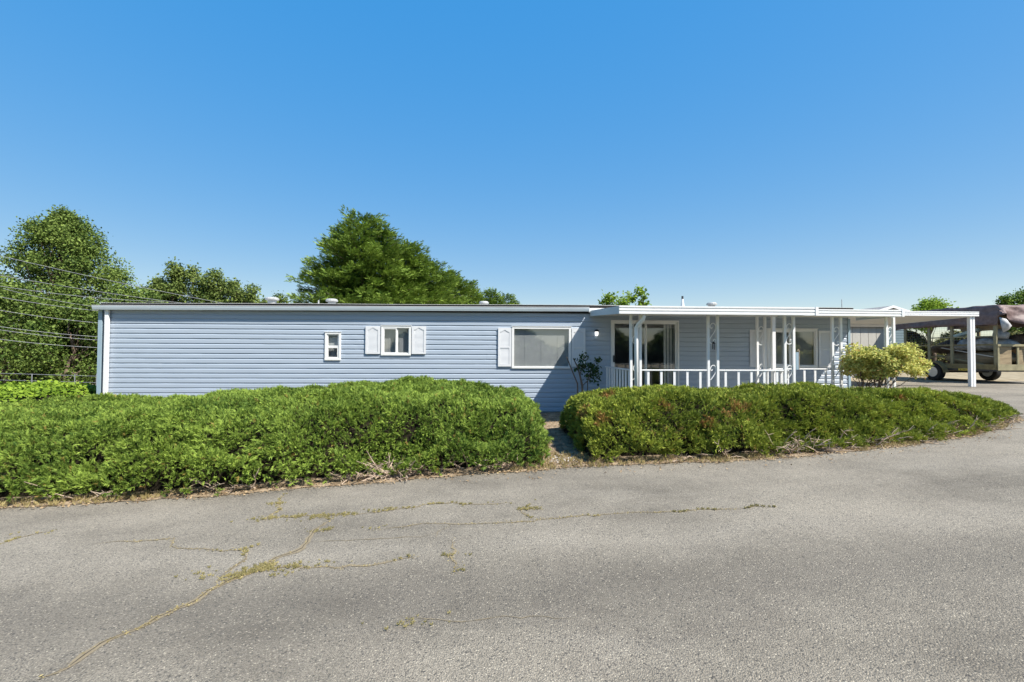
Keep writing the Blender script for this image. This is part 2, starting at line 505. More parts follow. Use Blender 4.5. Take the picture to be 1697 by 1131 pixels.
EDGE_PX = [(0, 842), (110, 838), (330, 826), (450, 815), (600, 803), (740, 793), (890, 780), (985, 772), (1200, 767), (1330, 758), (1500, 740), (1600, 727), (1655, 712), (1676, 702)]
EP = [onG(*p) for p in EDGE_PX]
EX = np.array([p[0] for p in EP]); EY = np.array([p[1] for p in EP])
EX = np.concatenate([[-40, -12], EX]); EY = np.concatenate([[EY[0] - 1.9, EY[0] - .5], EY])
_tip = onG(1689, 690)
TIPX = float(_tip[0])
def front_edge(x):
    y = float(np.interp(x, EX, EY))
    if x > EX[-1]: y = EY[-1] + (_tip[1] - EY[-1]) * min(1, (x - EX[-1]) / (TIPX - EX[-1])) ** 1.6
    n = noise3(np.array([[x, 0, 0]]), 2.2, 3)[0] * .05 + noise3(np.array([[x, 0, 0]]), 9, 4)[0] * .025
    return y + n
xs = sorted(set([float(k) for k in KX if -400 < k < TIPX and k > -60] + [round(v, 3) for v in np.arange(-40, TIPX, .08)] + [TIPX]))
sheet('road', xs, lambda x: -14, front_edge, 40, .004, 'asphalt')
def drive_back(x):
    return 17.4 + .25 * float(noise3(np.array([[x, 0, 5]]), .8, 3)[0]) + .08 * float(noise3(np.array([[x, 0, 0]]), 5, 9)[0])
xs2 = sorted(set([TIPX, 12., 17., 40.] + [round(v, 3) for v in np.arange(TIPX + .1, 40, .15)]))
sheet('driveway', xs2, lambda x: -14, drive_back, 60, .004, 'asphalt')
xs3 = [8.2 + i * (TIPX - 8.2) / 16 for i in range(17)]
def dl(x): return 9.9 - max(0, (x - 9.3)) * .45 + .05 * float(noise3(np.array([[x, 2, 0]]), 4, 9)[0])
sheet('carport_pavement', xs3, dl, lambda x: 19.5, 30, .004, 'asphalt')
# planting bed soil, 8 mm above the yard
xb = sorted(set([-12., 0.] + [round(v, 3) for v in np.arange(-14, TIPX - .02, .15)]))
def bed_back(x): return 11.98 if x < 8.2 else dl(x) - .02
sheet('planting_bed', xb, lambda x: front_edge(x) + .01, lambda x: max(bed_back(x), front_edge(x) + .05), 30, .008, 'dirt')

# ================================================================== CRACKS
road = bpy.data.objects['road']
def ribbon(name, px, w, m, seed, dz=.0075):
    r = random.Random(seed)
    P = [Vector((*onG(*p), 0)) for p in px]
    pts = []
    for a, b in zip(P, P[1:]):
        n = max(2, int((b - a).length / .05))
        for i in range(n): pts.append(a.lerp(b, i / n))
    pts.append(P[-1])
    A = np.array([[p.x, p.y, 0] for p in pts])
    jit = noise3(A + seed * 7.3, 2.5, 5) * .07 + noise3(A + seed * 3.1, 9, 6) * .035 + noise3(A + seed, 24, 7) * .012
    V = []; F = []
    for i, p in enumerate(pts):
        d = (pts[min(i + 1, len(pts) - 1)] - pts[max(i - 1, 0)]).normalized(); s = Vector((-d.y, d.x, 0))
        e = min(1, i / 4, (len(pts) - 1 - i) / 4) + .04
        ww = w * e * r.uniform(.45, 1.25)
        c = p + s * jit[i]
        for k in (-1, 1):
            q = c + s * (ww * k * r.uniform(.7, 1.2))
            V.append((q.x, q.y, float(zg(q.x)) + dz))
        if i: F.append((2 * i - 2, 2 * i - 1, 2 * i + 1, 2 * i))
    o = MB().add(V, F).build(name, m, road)
    o['kind'] = 'stuff'
    return [tuple(v) for v in (np.array(V[0::2]) + np.array(V[1::2])) / 2]

CR = {
 'main': [(70, 1131), (90, 1118), (170, 1068), (240, 1033), (300, 1000), (346, 980), (386, 958), (436, 943), (456, 925), (491, 915), (516, 900), (531, 878), (546, 862)],
 'b1': [(436, 943), (501, 938), (560, 936), (626, 933), (686, 931)],
 'b2': [(366, 963), (386, 945), (411, 928), (403, 918)],
 'b3': [(476, 820), (461, 837), (446, 862)],
 'b4': [(446, 862), (501, 858), (586, 853), (651, 845), (701, 838), (850, 836)],
 'b5': [(626, 875), (701, 869), (777, 873), (850, 867), (950, 859), (1050, 851), (1150, 847), (1280, 840)],
 'b6': [(749, 893), (754, 913), (741, 922), (754, 935), (749, 950)],
 'b7': [(0, 903), (30, 891), (60, 883), (95, 878)],
 'b8': [(150, 904), (220, 898), (286, 895), (300, 908), (350, 914), (396, 916), (440, 905)],
 'b9': [(646, 1029), (709, 1031), (850, 1027), (960, 1026)],
 'b10': [(721, 895), (726, 883), (750, 874)],
 'b11': [(880, 838), (871, 850), (885, 862)],
 'b12': [(546, 862), (540, 853)],
 'b13': [(516, 900), (620, 896), (700, 890), (726, 886)],
}
CW = dict(main=.030, b1=.012, b2=.016, b3=.014, b4=.009, b5=.008, b6=.015, b7=.014, b8=.007, b9=.003, b10=.006, b11=.010, b12=.01, b13=.005)
mosspts = []; CRP = []
for i, (k, px) in enumerate(CR.items()):
    c = ribbon('crack', px, CW[k], 'dust', i + 1)
    if k in ('main', 'b2'): ribbon('crack', px, CW[k] * .10, 'crackdark', i + 1, .0105)
    A = np.array(c)
    if k not in ('b9', 'b13'): CRP.append(c); 
    if k == 'main': CRP += [c, c]
    g = noise3(A + i * 3.7, 1.6, 12)
    thr = {'main': .12, 'b1': .0, 'b2': -.4, 'b3': -.5, 'b4': -.05, 'b5': .15, 'b6': -.3, 'b7': -.1, 'b8': .4, 'b9': .45, 'b10': .3, 'b11': -.4, 'b12': -1, 'b13': .5}[k]
    sel = A[g > thr]
    if k == 'main': sel = np.concatenate([sel[sel[:, 1] > 3.1]])
    mosspts.append((sel, CW[k]))
PV, PF = [], []
for i in range(5):
    a = i * 1.3; PV += kite((0, 0, 0), (math.cos(a) * .7, math.sin(a) * .7, 1), .022, .0045, (math.sin(a), -math.cos(a), .3)); PF.append([4 * i + j for j in range(4)])
PV, PF = np.array(PV), np.array(PF)
P = []
for sel, w in mosspts:
    if not len(sel): continue
    n = 7
    q = np.repeat(sel, n, axis=0)
    q[:, :2] += RNG.normal(0, w * .95, (len(q), 2)) ; P.append(q)
for (mpx, mpy, ms_, mn) in [(436, 944, .10, 900), (400, 955, .09, 600), (448, 861, .07, 380), (475, 859, .08, 300), (520, 858, .08, 260), (585, 853, .05, 150), (531, 880, .05, 260), (461, 836, .04, 160),
                            (745, 922, .035, 130), (754, 936, .03, 110), (749, 950, .03, 90), (878, 845, .05, 160), (690, 1031, .07, 90), (40, 888, .06, 160), (500, 937, .10, 240), (640, 846, .07, 120), (640, 875, .06, 90), (800, 838, .1, 120)]:
    mn = int(mn * .30); g_ = onG(mpx, mpy); q = np.stack([g_[0] + RNG.normal(0, ms_ * 1.7, mn), g_[1] + RNG.normal(0, ms_ * .5, mn), np.zeros(mn)], 1); P.append(q)
P = np.concatenate(P)
P = P[RNG.uniform(0, 1, len(P)) < np.clip(.42 + 1.3 * noise3(P, 11, 71), .03, 1)]
P[:, 2] = zg(P[:, 0]) + .006
n = len(P)
ax = unit(np.stack([RNG.normal(0, 1, n), RNG.normal(0, 1, n), np.zeros(n)], 1))
Rm = frames(ax, np.tile([0, 0, 1.], (n, 1)))
V, F = scatter(PV, PF, P, Rm, RNG.uniform(.5, 1.3, n))
mossV = None
tag(np_mesh('moss', V, F, 'moss', None, np.repeat(RNG.uniform(0, 1, n), len(PV)), np.zeros(len(V))),
    'dry yellow green moss and weeds filling the cracks of the road', 'moss', kind='stuff')

# straw and grit caught along the cracks
allc = np.concatenate([np.array(onc) for onc in CRP]) if CRP else np.zeros((0, 3))
q = np.repeat(allc, 9, axis=0); q = q[RNG.uniform(0, 1, len(q)) < np.clip(.45 + noise3(q, 2.2, 33), .06, 1)]
q[:, :2] += RNG.normal(0, .017, (len(q), 2)); q[:, 2] = zg(q[:, 0]) + .009
n = len(q)
LV0 = np.array([(-.5, 0, 0), (0, .22, .12), (.5, 0, .02), (0, -.22, .10)]); ax = unit(np.stack([RNG.normal(0, 1, n), RNG.normal(0, 1, n), RNG.normal(0, .2, n)], 1))
V, F = scatter(LV0, np.array([[0, 1, 2, 3]]), q, frames(ax, unit(np.stack([RNG.normal(0, .4, n), RNG.normal(0, .4, n), np.ones(n)], 1))), RNG.uniform(.006, .022, n))
tag(np_mesh('crack_grit', V, F, 'drygrass', None, np.repeat(RNG.uniform(0, 1, n), 4), np.zeros(len(V))), 'straw and grit caught in the cracks of the road', 'grit', kind='stuff')

# ================================================================== MOBILE HOME
WY = 12.10                                   # front wall plane
HX0 = onY(164.5, 580, WY).x; HX1 = onY(1407, 580, WY).x
ROOFZ = 2.86
home = root('mobile_home', ((HX0 + HX1) / 2, 14, 0), 'long low blue grey mobile home with white shuttered windows behind the junipers', 'mobile home')
HB = WY + 4.0
zlow = float(zg(HX0)) - .15
# shell
WIN = {}
def rect(px0, py0, px1, py1):
    a = onY(px0, (py0 + py1) / 2, WY); b = onY(px1, (py0 + py1) / 2, WY); t = onY((px0 + px1) / 2, py0, WY); u = onY((px0 + px1) / 2, py1, WY)
    return (a.x, b.x, u.z, t.z)
W1 = rect(539, 551, 565.3, 597.5)
W2 = rect(632, 540.5, 681.5, 589.5)
W3 = rect(848, 542, 946, 611)
W4 = rect(1270, 545.5, 1353.5, 609.5)
DR = rect(1012, 531.3, 1124.5, 656)
holes = [W1, W2, W3, W4, DR]
# inner wall sheets round the openings (one part), set behind the boards
def wall_with_holes(y0, y1, x0, x1, z0, z1, hs, ins):
    mb = MB(); xs_ = sorted({x0, x1} | {h[0] + ins for h in hs} | {h[1] - ins for h in hs})
    for a, b in zip(xs_, xs_[1:]):
        mid = (a + b) / 2; cur = z0
        for h in sorted([h for h in hs if h[0] + ins <= mid <= h[1] - ins], key=lambda h: h[2]):
            mb.box(a, b, y0, y1, cur, h[2] + ins); cur = h[3] - ins
        mb.box(a, b, y0, y1, cur, z1)
    return mb
wall_with_holes(WY + .012, WY + .10, HX0, HX1, zlow, ROOFZ - .2, holes, .03).build('wall_sheathing', 'interior', home)
box('end_wall', 'siding', home, HX0 - .02, HX0 + .06, WY + .11, HB, zlow, ROOFZ - .05)
box('end_wall', 'siding', home, HX1 - .06, HX1 + .02, WY + .11, HB, 0, ROOFZ - .05)
box('rear_wall', 'siding', home, HX0 - .02, HX1 + .02, HB + .005, HB + .08, zlow, ROOFZ - .05)
box('room_floor', 'interior', home, HX0 + .07, HX1 - .07, WY + .11, HB, .32, .38)
# partition walls that close the rooms, so the glass shows a dim room
for px_, py_ in ((2.2, 0), (6.9, 0)):
    box('room_wall', 'interior', home, px_, px_ + .1, WY + .12, HB - .01, .44, 2.6)

# siding courses
EXPO = .1268
PROF = [(0, -.012), (.003, -.017), (.084, -.015), (.104, -.002), (EXPO, -.001)]       # (z above course foot, y)
def prof_y(z):
    return float(np.interp(z, [p[0] for p in PROF], [p[1] for p in PROF]))
_board_cache = {}
def board(x0, x1, zb, za, zt):
    """one course piece from x0 to x1; zb is the course foot, [za, zt] the visible clip"""
    top = zb > 2.5; var_ = random.randrange(4)
    key = (round(za - zb, 4), round(zt - zb, 4), top, var_)
    if key not in _board_cache:
        zs = [key[0]] + [p[0] for p in PROF if key[0] < p[0] < key[1]] + [key[1]]
        ring = [(prof_y(z), z) for z in zs]
        prof = [(.011, zs[0])] + ring + [(.011, zs[-1])]
        mb = MB(); N_ = 14; np_ = len(prof); amp = .006 if top else .0010      # thin vinyl never lies quite flat
        def wv(t): return amp * (math.sin(t * (9 + 2 * var_) + var_ * 1.9) + .6 * math.sin(t * 23 + var_)) * min(1, t * 8, (1 - t) * 8)
        vv = [(i / N_, p_[0] + (wv(i / N_) if p_[0] < .005 else 0), p_[1]) for i in range(N_ + 1) for p_ in prof]
        ff = [(i * np_ + j, (i + 1) * np_ + j, (i + 1) * np_ + (j + 1) % np_, i * np_ + (j + 1) % np_) for i in range(N_) for j in range(np_)]
        mb.add(vv, [f_[::-1] for f_ in ff] + [tuple(range(np_)), tuple(range(N_ * np_, N_ * np_ + np_))[::-1]])
        me = bpy.data.meshes.new('siding_board'); me.from_pydata(mb.v, [], mb.f); me.materials.append(MT['siding']); me.update()
        _board_cache[key] = me
    o = bpy.data.objects.new('siding_board', _board_cache[key])
    link(o, home, (x0, WY + random.uniform(-.0012, .0008), zb))
    o.scale.x = x1 - x0 - .0015
    return o
ztop = 2.744
ncr = int((ztop - zlow) / EXPO) + 1
XL, XR = HX0 + .17, HX1 - .05
for k in range(ncr):
    zb = ztop - (k + 1) * EXPO; zt = zb + EXPO
    if zt < zlow: break
    rr = random.Random(k * 17 + 3)
    seams = []
    x = XL + rr.uniform(1.2, 3.6)
    while x < XR - .6: seams.append(x); x += 3.66
    segs = [(XL, XR, zb, zt)]
    for h in holes:
        hx0, hx1, hz0, hz1 = h[0] + .03, h[1] - .03, h[2] + .03, h[3] - .03
        if hz0 >= zt or hz1 <= zb: continue
        ns = []
        for (a, b, c, d) in segs:
            if b <= hx0 or a >= hx1: ns.append((a, b, c, d)); continue
            ns.append((a, hx0, c, d)); ns.append((hx1, b, c, d))
            if hz0 > zb + .004: ns.append((hx0, hx1, c, min(hz0, d)))
            if hz1 < zt - .004: ns.append((hx0, hx1, max(hz1, c), d))
        segs = ns
    for (a, b, c, d) in segs:
        if b - a < .03: continue
        cuts = [a] + [s for s in seams if a + .15 < s < b - .15] + [b]
        for u, v in zip(cuts, cuts[1:]):
            if float(zg(v)) - .08 > d: continue       # underground
            board(u, v, zb, c, d)

# corner trims
box('corner_trim', 'trim', home, HX0 - .02, HX0 + .075, WY - .035, WY + .012, zlow, 2.69, bevel=.004)
box('corner_trim', 'trim', home, HX1 - .05, HX1 + .02, WY - .035, WY + .012, .2, 2.62, bevel=.004)
# downspout at the left corner
dsx = onY(175.3, 580, WY - .09).x
mb = MB(); mb.prism([(dsx - .047, WY - .10), (dsx + .047, WY - .10), (dsx + .047, WY - .038), (dsx - .047, WY - .038)], 'z', zlow + .1, 2.70)
mb.build('downspout', 'white', home, bevel=.008)
# gutter along the eave
gx0 = onY(155.5, 510, WY - .12).x; gx1 = onY(976, 510, WY - .12).x
def gdrop(x): return -.118 + .063 * (x - gx0) / (gx1 - gx0)       # the gutter falls to the downspout at the left
def slanted(mb):
    mb.v = [(x, y, z + gdrop(x)) for x, y, z in mb.v]; return mb
slanted(MB().prism([(WY - .165, 2.805), (WY - .18, 2.86), (WY - .185, 2.905), (WY - .125, 2.905), (WY - .12, 2.865), (WY + .008, 2.865), (WY + .008, 2.805)], 'x', gx0, gx1)).build('gutter', 'fascia', home)
slanted(MB().box(gx0, gx1, WY - .19, WY - .118, 2.906, 2.916)).build('gutter_lip', 'white', home)
# roof: black membrane edge with thin pale drip strip, slightly bowed
rx0 = onY(167, 505, WY - .05).x
def rz(x): return float(np.interp(x, [-11, 2.6, 11], [2.858, 2.915, 2.908])) + .005 * math.sin(x * .9)
mb = MB()
nseg = 30
for i in range(nseg):
    a = rx0 + (HX1 + .1 - rx0) * i / nseg; b = rx0 + (HX1 + .1 - rx0) * (i + 1) / nseg
    def zz(x): return rz(x)
    mb.add([(a, WY - .05, 2.70), (b, WY - .05, 2.70), (b, WY - .05, zz(b)), (a, WY - .05, zz(a)), (b, HB + .1, zz(b)), (a, HB + .1, zz(a)), (b, HB + .1, 2.70), (a, HB + .1, 2.70)],
           [(0, 1, 2, 3), (3, 2, 4, 5), (5, 4, 6, 7), (7, 6, 1, 0)])
mb.build('roof_membrane', 'black', home)
mb = MB()
for i in range(nseg):
    a = rx0 - .03 + (HX1 + .13 - rx0) * i / nseg; b = rx0 - .03 + (HX1 + .13 - rx0) * (i + 1) / nseg
    za, zb_ = rz(a) + .003, rz(b) + .003
    mb.add([(a, WY - .062, za), (b, WY - .062, zb_), (b, WY - .062, zb_ + .010), (a, WY - .062, za + .010),
            (b, WY + 2, zb_ + .075), (a, WY + 2, za + .075), (b, HB + .11, zb_ + .022), (a, HB + .11, za + .022), (b, HB + .11, zb_), (a, HB + .11, za)],
           [(0, 1, 2, 3), (3, 2, 4, 5), (5, 4, 6, 7), (7, 6, 8, 9), (0, 9, 8, 1)])
mb.build('roof', 'roof', home)

MB().box(gx1 + .01, HX1 + .06, WY - .075, WY - .052, 2.73, 2.845).build('fascia_board', 'white', home)
# roof furniture
def vent(px, ptop, wpx, Y=14.0, cone=False, pipe=False):
    p = onY(px, ptop + 1.5, Y); d = 754 / Y; w = wpx / d / 2; z0 = 2.90; z1 = p.z
    if cone:
        v = MB().lathe((p.x, Y, 0), [(w, z0), (w * .9, z0 + .03), (w * .45, z1 - .06), (w * .4, z1)], 12).build('vent_pipe', 'galv' if not pipe else 'white', home, smooth=False)
        if pipe: MB().lathe((p.x, Y, 0), [(w * .38, z1), (w * .38, z1 + .09)], 10).build('vent_cap', 'dark', v)
    else:
        v = MB().lathe((p.x, Y, 0), [(w * .62, z0), (w * .62, z1 - .07)], 14).build('roof_vent', 'galv', home)
        MB().lathe((p.x, Y, 0), [(w * .8, z1 - .085), (w, z1 - .07), (w, z1 - .03), (w * .8, z1)], 14).build('vent_cap', 'galv', v)
vent(451, 492, 21); vent(550, 494.5, 19, 13.6); vent(802, 498.5, 16, 14.2)
vent(528, 496.5, 5, 13.6, cone=True)
vent(1131, 494.5, 9, 13.6, cone=True, pipe=True); vent(1179.5, 500.5, 17, 14.0)
p = onY(1395, 500, 13.5)
MB().tube([(p.x, 13.5, 2.9), (p.x, 13.5, p.z + .06)], .012, 6).build('vent_pipe', 'galv', home)

# windows -------------------------------------------------
def window(rc, kind, frame=.055, bars=None, blind='blind', name='window', slat=.028):
    x0, x1, z0, z1 = rc; Y = WY
    w = MB()
    w.box(x0, x1, Y - .045, Y + .05, z1 - frame, z1); w.box(x0, x1, Y - .05, Y + .05, z0, z0 + frame)
    w.box(x0, x0 + frame, Y - .045, Y + .05, z0 + frame, z1 - frame); w.box(x1 - frame, x1, Y - .045, Y + .05, z0 + frame, z1 - frame)
    o = w.build(name, 'vinyl', home, ((x0 + x1) / 2, Y, z0), bevel=.004)
    o['label'] = kind
    ix0, ix1, iz0, iz1 = x0 + frame, x1 - frame, z0 + frame, z1 - frame
    sl = MB().box(x0 - .012, x1 + .012, Y - .056, Y - .02, z1 + .001, z1 + .014).build('drip_cap', 'vinyl', o)
    return o, ix0, ix1, iz0, iz1
def pane(o, x0, x1, z0, z1, y, m='glass'):
    MB().add([(x0, y, z0), (x1, y, z0), (x1, y, z1), (x0, y, z1)], [(0, 1, 2, 3)]).build('pane', m, o)
def sash(o, x0, x1, z0, z1, y, t=.028, m='vinyl', nm='sash'):
    s = MB(); s.box(x0, x1, y - .015, y + .015, z1 - t, z1); s.box(x0, x1, y - .015, y + .015, z0, z0 + t)
    s.box(x0, x0 + t, y - .015, y + .015, z0 + t, z1 - t); s.box(x1 - t, x1, y - .015, y + .015, z0 + t, z1 - t)
    s.build(nm, m, o)
    pane(o, x0 + t, x1 - t, z0 + t, z1 - t, y)
def blind(o, x0, x1, z0, z1, y, pitch=.026, cover=.78, m='blind'):
    s = MB(); z = z0 + .01
    hh = pitch * cover
    while z < z1:
        s.add([(x0, y - .008, z - hh * .5), (x1, y - .008, z - hh * .5), (x1, y + .008, z + hh * .5), (x0, y + .008, z + hh * .5)], [(0, 1, 2, 3)])
        z += pitch
    for t in (.2, .5, .8):
        xx = x0 + (x1 - x0) * t; s.box(xx - .002, xx + .002, y - .014, y - .011, z0, z1)
    s.build('blind', m, o)
# small sash window
o, a, b, c, d = window(W1, 'small double hung window, the leftmost, no shutters', .052)
mid = (c + d) / 2 - .01
sash(o, a, b, mid + .003, d, WY - .008); sash(o, a, b, c, mid, WY - .028 + .012, t=.036)
MB().add([(a, WY + .07, mid), (b, WY + .07, mid), (b, WY + .07, d), (a, WY + .07, d)], [(0, 1, 2, 3)]).build('curtain', 'curtain', o)
blind(o, a, b, c, mid, WY + .08)
# slider with shutters
o, a, b, c, d = window(W2, 'sliding window with two panes between arched shutters', .055)
m_ = (a + b) / 2
sash(o, a, m_ + .02, c, d, WY - .022, t=.03); sash(o, m_ + .022, b, c, d, WY + .005, t=.02)
blind(o, a, b, c, d, WY + .09)
# picture window
o, a, b, c, d = window(W3, 'large single pane picture window half under the porch shadow', .06)
pane(o, a, b, c, d, WY - .005)
blind(o, a, b, c, d, WY + .045, cover=.98, m='blindlt')
# porch window
o, a, b, c, d = window(W4, 'two pane window seen through the porch posts', .055)
m_ = onY(1308, 580, WY).x
sash(o, a, m_ + .02, c, d, WY - .022, t=.045); sash(o, m_ + .022, b, c, d, WY + .005, t=.02)
blind(o, a, b, c, d, WY + .09)

# shutters
def shutter(x0, x1, z0, z1, kind):
    Y1 = WY - .022; t = .022; Y0 = Y1 - .03
    s = MB(); s.box(x0 + .004, x1 - .004, Y1 - .012, Y1, z0 + .004, z1 - .004)
    st = (x1 - x0) * .155
    s.box(x0, x0 + st, Y0, Y1 - .013, z0, z1); s.box(x1 - st, x1, Y0, Y1 - .013, z0, z1)
    ax0, ax1 = x0 + st, x1 - st
    H = z1 - z0
    s.box(ax0, ax1, Y0, Y1 - .013, z0, z0 + H * .06)
    panels = []
    zt = z1 - H * .055
    arch = (x1 - x0) * .16 if kind != 'plain' else 0
    if kind == 'arch':
        panels = [(z0 + H * .06, zt)]
    elif kind == 'arch2':
        zm = z0 + H * .50; s.box(ax0, ax1, Y0, Y1 - .013, zm - .022, zm + .022)
        panels = [(z0 + H * .06, zm - .022), (zm + .022, zt)]
    else:
        zm = z0 + H * .50; s.box(ax0, ax1, Y0, Y1 - .013, zm - .018, zm + .018)
        panels = [(z0 + H * .06, zm - .018), (zm + .018, zt)]
    # top rail with the cathedral arch cut
    n = 12; low = []
    for i in range(n + 1):
        u = i / n; x = ax0 + (ax1 - ax0) * u
        e = math.exp(-((u - .5) / .24) ** 2)
        low.append((x, zt - arch * (1 - e)))
    for (xa, za), (xb, zb_) in zip(low, low[1:]):
        s.add([(xa, Y0, za), (xb, Y0, zb_), (xb, Y0, z1), (xa, Y0, z1), (xa, Y1 - .013, za), (xb, Y1 - .013, zb_), (xb, Y1 - .013, z1), (xa, Y1 - .013, z1)],
              [(0, 1, 2, 3), (0, 4, 5, 1), (3, 2, 6, 7)])
    o = s.build('shutter', 'shutter', home, ((x0 + x1) / 2, Y1, z0))
    lv = MB(); pitch = .030
    for a, b in panels:
        z = a + .004
        while z + pitch < b + .01:
            top = min(z + pitch, b)
            lv.add([(ax0, Y0 + .006, z), (ax1, Y0 + .006, z), (ax1, Y0 + .017, top), (ax0, Y0 + .017, top), (ax0, Y0 + .017, z), (ax1, Y0 + .017, z)], [(0, 1, 2, 3), (4, 5, 1, 0)])
            z += pitch
    lv.build('louvres', 'shutter', o)
    return o
def shut(px0, py0, px1, py1, kind):
    r_ = rect(px0, py0, px1, py1); return shutter(*r_, kind)
shut(606.5, 541, 630.6, 586.8, 'arch'); shut(682.8, 541, 706.2, 587, 'arch')
shut(825.4, 543.8, 847.2, 607.6, 'arch2'); shut(946.9, 544.5, 969.5, 608, 'arch2')
shut(1241.5, 547, 1264.5, 608.3, 'plain'); shut(1355, 548.6, 1377, 609.3, 'plain')
# little bird of dark paint scuff on second arched shutter is left to wear in the material

# sliding glass door
x0, x1, z0, z1 = DR
w = MB(); f = .05
w.box(x0, x1, WY - .05, WY + .06, z1 - f, z1); w.box(x0, x1, WY - .05, WY + .06, z0 - .05, z0 + .02)
w.box(x0, x0 + f, WY - .05, WY + .06, z0 + .02, z1 - f); w.box(x1 - f * .8, x1, WY - .05, WY + .06, z0 + .02, z1 - f)
door = w.build('sliding_door', 'vinyl', home, ((x0 + x1) / 2, WY, z0), bevel=.004)
sx = onY(1070, 580, WY).x
sash(door, x0 + f, sx + .02, z0 + .02, z1 - f, WY - .028, t=.045, nm='door_sash')
sash(door, sx - .04, x1 - f * .8, z0 + .02, z1 - f, WY + .012, t=.05, nm='door_sash')
hp = onY(1017, 595, WY - .06)
MB().box(hp.x - .012, hp.x + .022, WY - .085, WY - .045, hp.z - .09, hp.z + .09).build('handle', 'dark', door, bevel=.006)
# vertical blinds drawn to the right-hand side
mb = MB(); vx = onY(1102.5, 580, WY).x
k = 0; x = vx
while x < x1 - f:
    mb.add([(x, WY + .11, z0 + .06), (x + .075, WY + .135, z0 + .06), (x + .075, WY + .135, z1 - f - .03), (x, WY + .11, z1 - f - .03)], [(0, 1, 2, 3)]); x += .085
mb.build('vertical_blind', 'curtain', door)

# wall lamp
lp = onY(988.5, 552.5, WY - .08)
lamp = MB().box(lp.x - .045, lp.x + .045, WY - .036, WY - .022, lp.z - .16, lp.z + .08).build('wall_lamp', 'siding', home, (lp.x, WY, lp.z))
MB().lathe((lp.x, WY - .10, lp.z), [(.02, .10), (.055, .085), (.062, .045), (.05, .04)], 14).build('lamp_cap', 'dark', lamp)
MB().tube([(lp.x, WY - .03, lp.z + .06), (lp.x, WY - .07, lp.z + .095), (lp.x, WY - .1, lp.z + .09)], .012, 6).build('bracket', 'dark', lamp)
MB().lathe((lp.x, WY - .10, lp.z), [(.015, -.075), (.038, -.06), (.046, -.02), (.046, .038)], 14).build('globe', 'globe', lamp, smooth=True)

# ================================================================== PORCH
PY = 9.80                     # front posts
QY = 10.95                    # posts of the set back part
deck = root('porch_deck', (6.4, 11, .36), 'grey porch deck raised in front of the sliding door', 'porch')
PXL = onY(1044, 600, PY).x; PXC = onY(1318, 600, PY).x; PXR = onY(1484, 600, QY).x
nb = 14
for i in range(14):
    a = PY - .06 + (WY - .12 - PY) * i / nb
    b = PY - .06 + (WY - .12 - PY) * (i + 1) / nb - .008
    xr = PXC + .05 if b < QY - .05 else min(PXR, HX1) + .05
    MB().box(PXL - .06, xr, a, b, .335, .36).build('deck_board', 'deck', deck)
MB().box(PXL - .05, PXC + .02, PY - .03, PY, .05, .334).build('deck_skirt', 'deck', deck)
MB().box(PXL - .05, PXL - .02, PY + .001, WY - .05, .0, .334).build('deck_skirt', 'deck', deck)
MB().box(PXC + .03, PXR, QY - .03, QY, .1, .334).build('deck_skirt', 'deck', deck)

awn = root('porch_awning', (5, 11, 2.5), 'white ribbed metal awning roof over the railed porch', 'porch roof')
AY = 9.30
a0 = onY(1026, 515, AY).x; a1 = onY(1354.5, 515, AY).x
zf = onY(1028, 521.6, AY).z; zf2 = onY(1300, 521.3, AY).z
zF = (zf + zf2) / 2
zWl = onY(978, 524.6, WY).z
def ribbed(x0, x1, y, zb, h, nm='fascia', par=None, m='white'):
    """three-rib metal fascia"""
    prof = [(y + .03, zb), (y - .012, zb), (y - .014, zb + h * .22), (y + .006, zb + h * .30), (y + .006, zb + h * .36), (y - .014, zb + h * .44), (y - .014, zb + h * .60),
            (y + .006, zb + h * .68), (y + .006, zb + h * .74), (y - .016, zb + h * .82), (y - .016, zb + h), (y + .03, zb + h)]
    return MB().prism(prof, 'x', x0, x1).build(nm, m, par)
ribbed(a0, a1, AY, zF, .168, par=awn)
MB().box(a1 - .05, a1 + .012, AY - .022, AY + .04, zF - .006, zF + .178).build('fascia_end_cap', 'white', awn)
def slope_z(y, za=zF, ya=AY, zb=zWl, yb=WY - .03): return za + (zb - za) * (y - ya) / (yb - ya)
# left cheek
mb = MB()
yb = WY - .03
mb.add([(a0, AY + .031, slope_z(AY + .03) + .0), (a0, yb, zWl), (a0, yb, zWl + .15), (a0, AY + .031, zF + .165), (a0 + .03, AY + .031, slope_z(AY + .03)), (a0 + .03, yb, zWl), (a0 + .03, yb, zWl + .15), (a0 + .03, AY + .031, zF + .165)],
       [(0, 3, 2, 1), (4, 5, 6, 7), (0, 1, 5, 4), (3, 7, 6, 2), (0, 4, 7, 3), (1, 2, 6, 5)])
mb.build('side_fascia', 'fascia', awn)  # grey-blue puts the shade of this left-facing side into its colour
# ribbed ceiling / roof panels running front to back
def panels(x0, x1, y0, y1, zfn, par, w=.305, th=.05, m='ceiling'):
    x = x0; k = 0
    while x < x1 - .02:
        b = min(x + w, x1)
        za, zb_ = zfn(y0), zfn(y1)
        s = MB()
        s.add([(x, y0, za + .02), (b - .004, y0, za + .02), (b - .004, y0, za + .02 + th), (x, y0, za + .02 + th), (x, y1, zb_ + .02), (b - .004, y1, zb_ + .02), (b - .004, y1, zb_ + .02 + th), (x, y1, zb_ + .02 + th)],
              [(0, 1, 2, 3), (5, 4, 7, 6), (0, 4, 5, 1), (3, 2, 6, 7), (0, 3, 7, 4), (1, 5, 6, 2)])
        s.build('roof_panel', m, par); x = b
panels(a0 + .035, a1, AY + .035, WY - .03, lambda y: slope_z(y), awn)
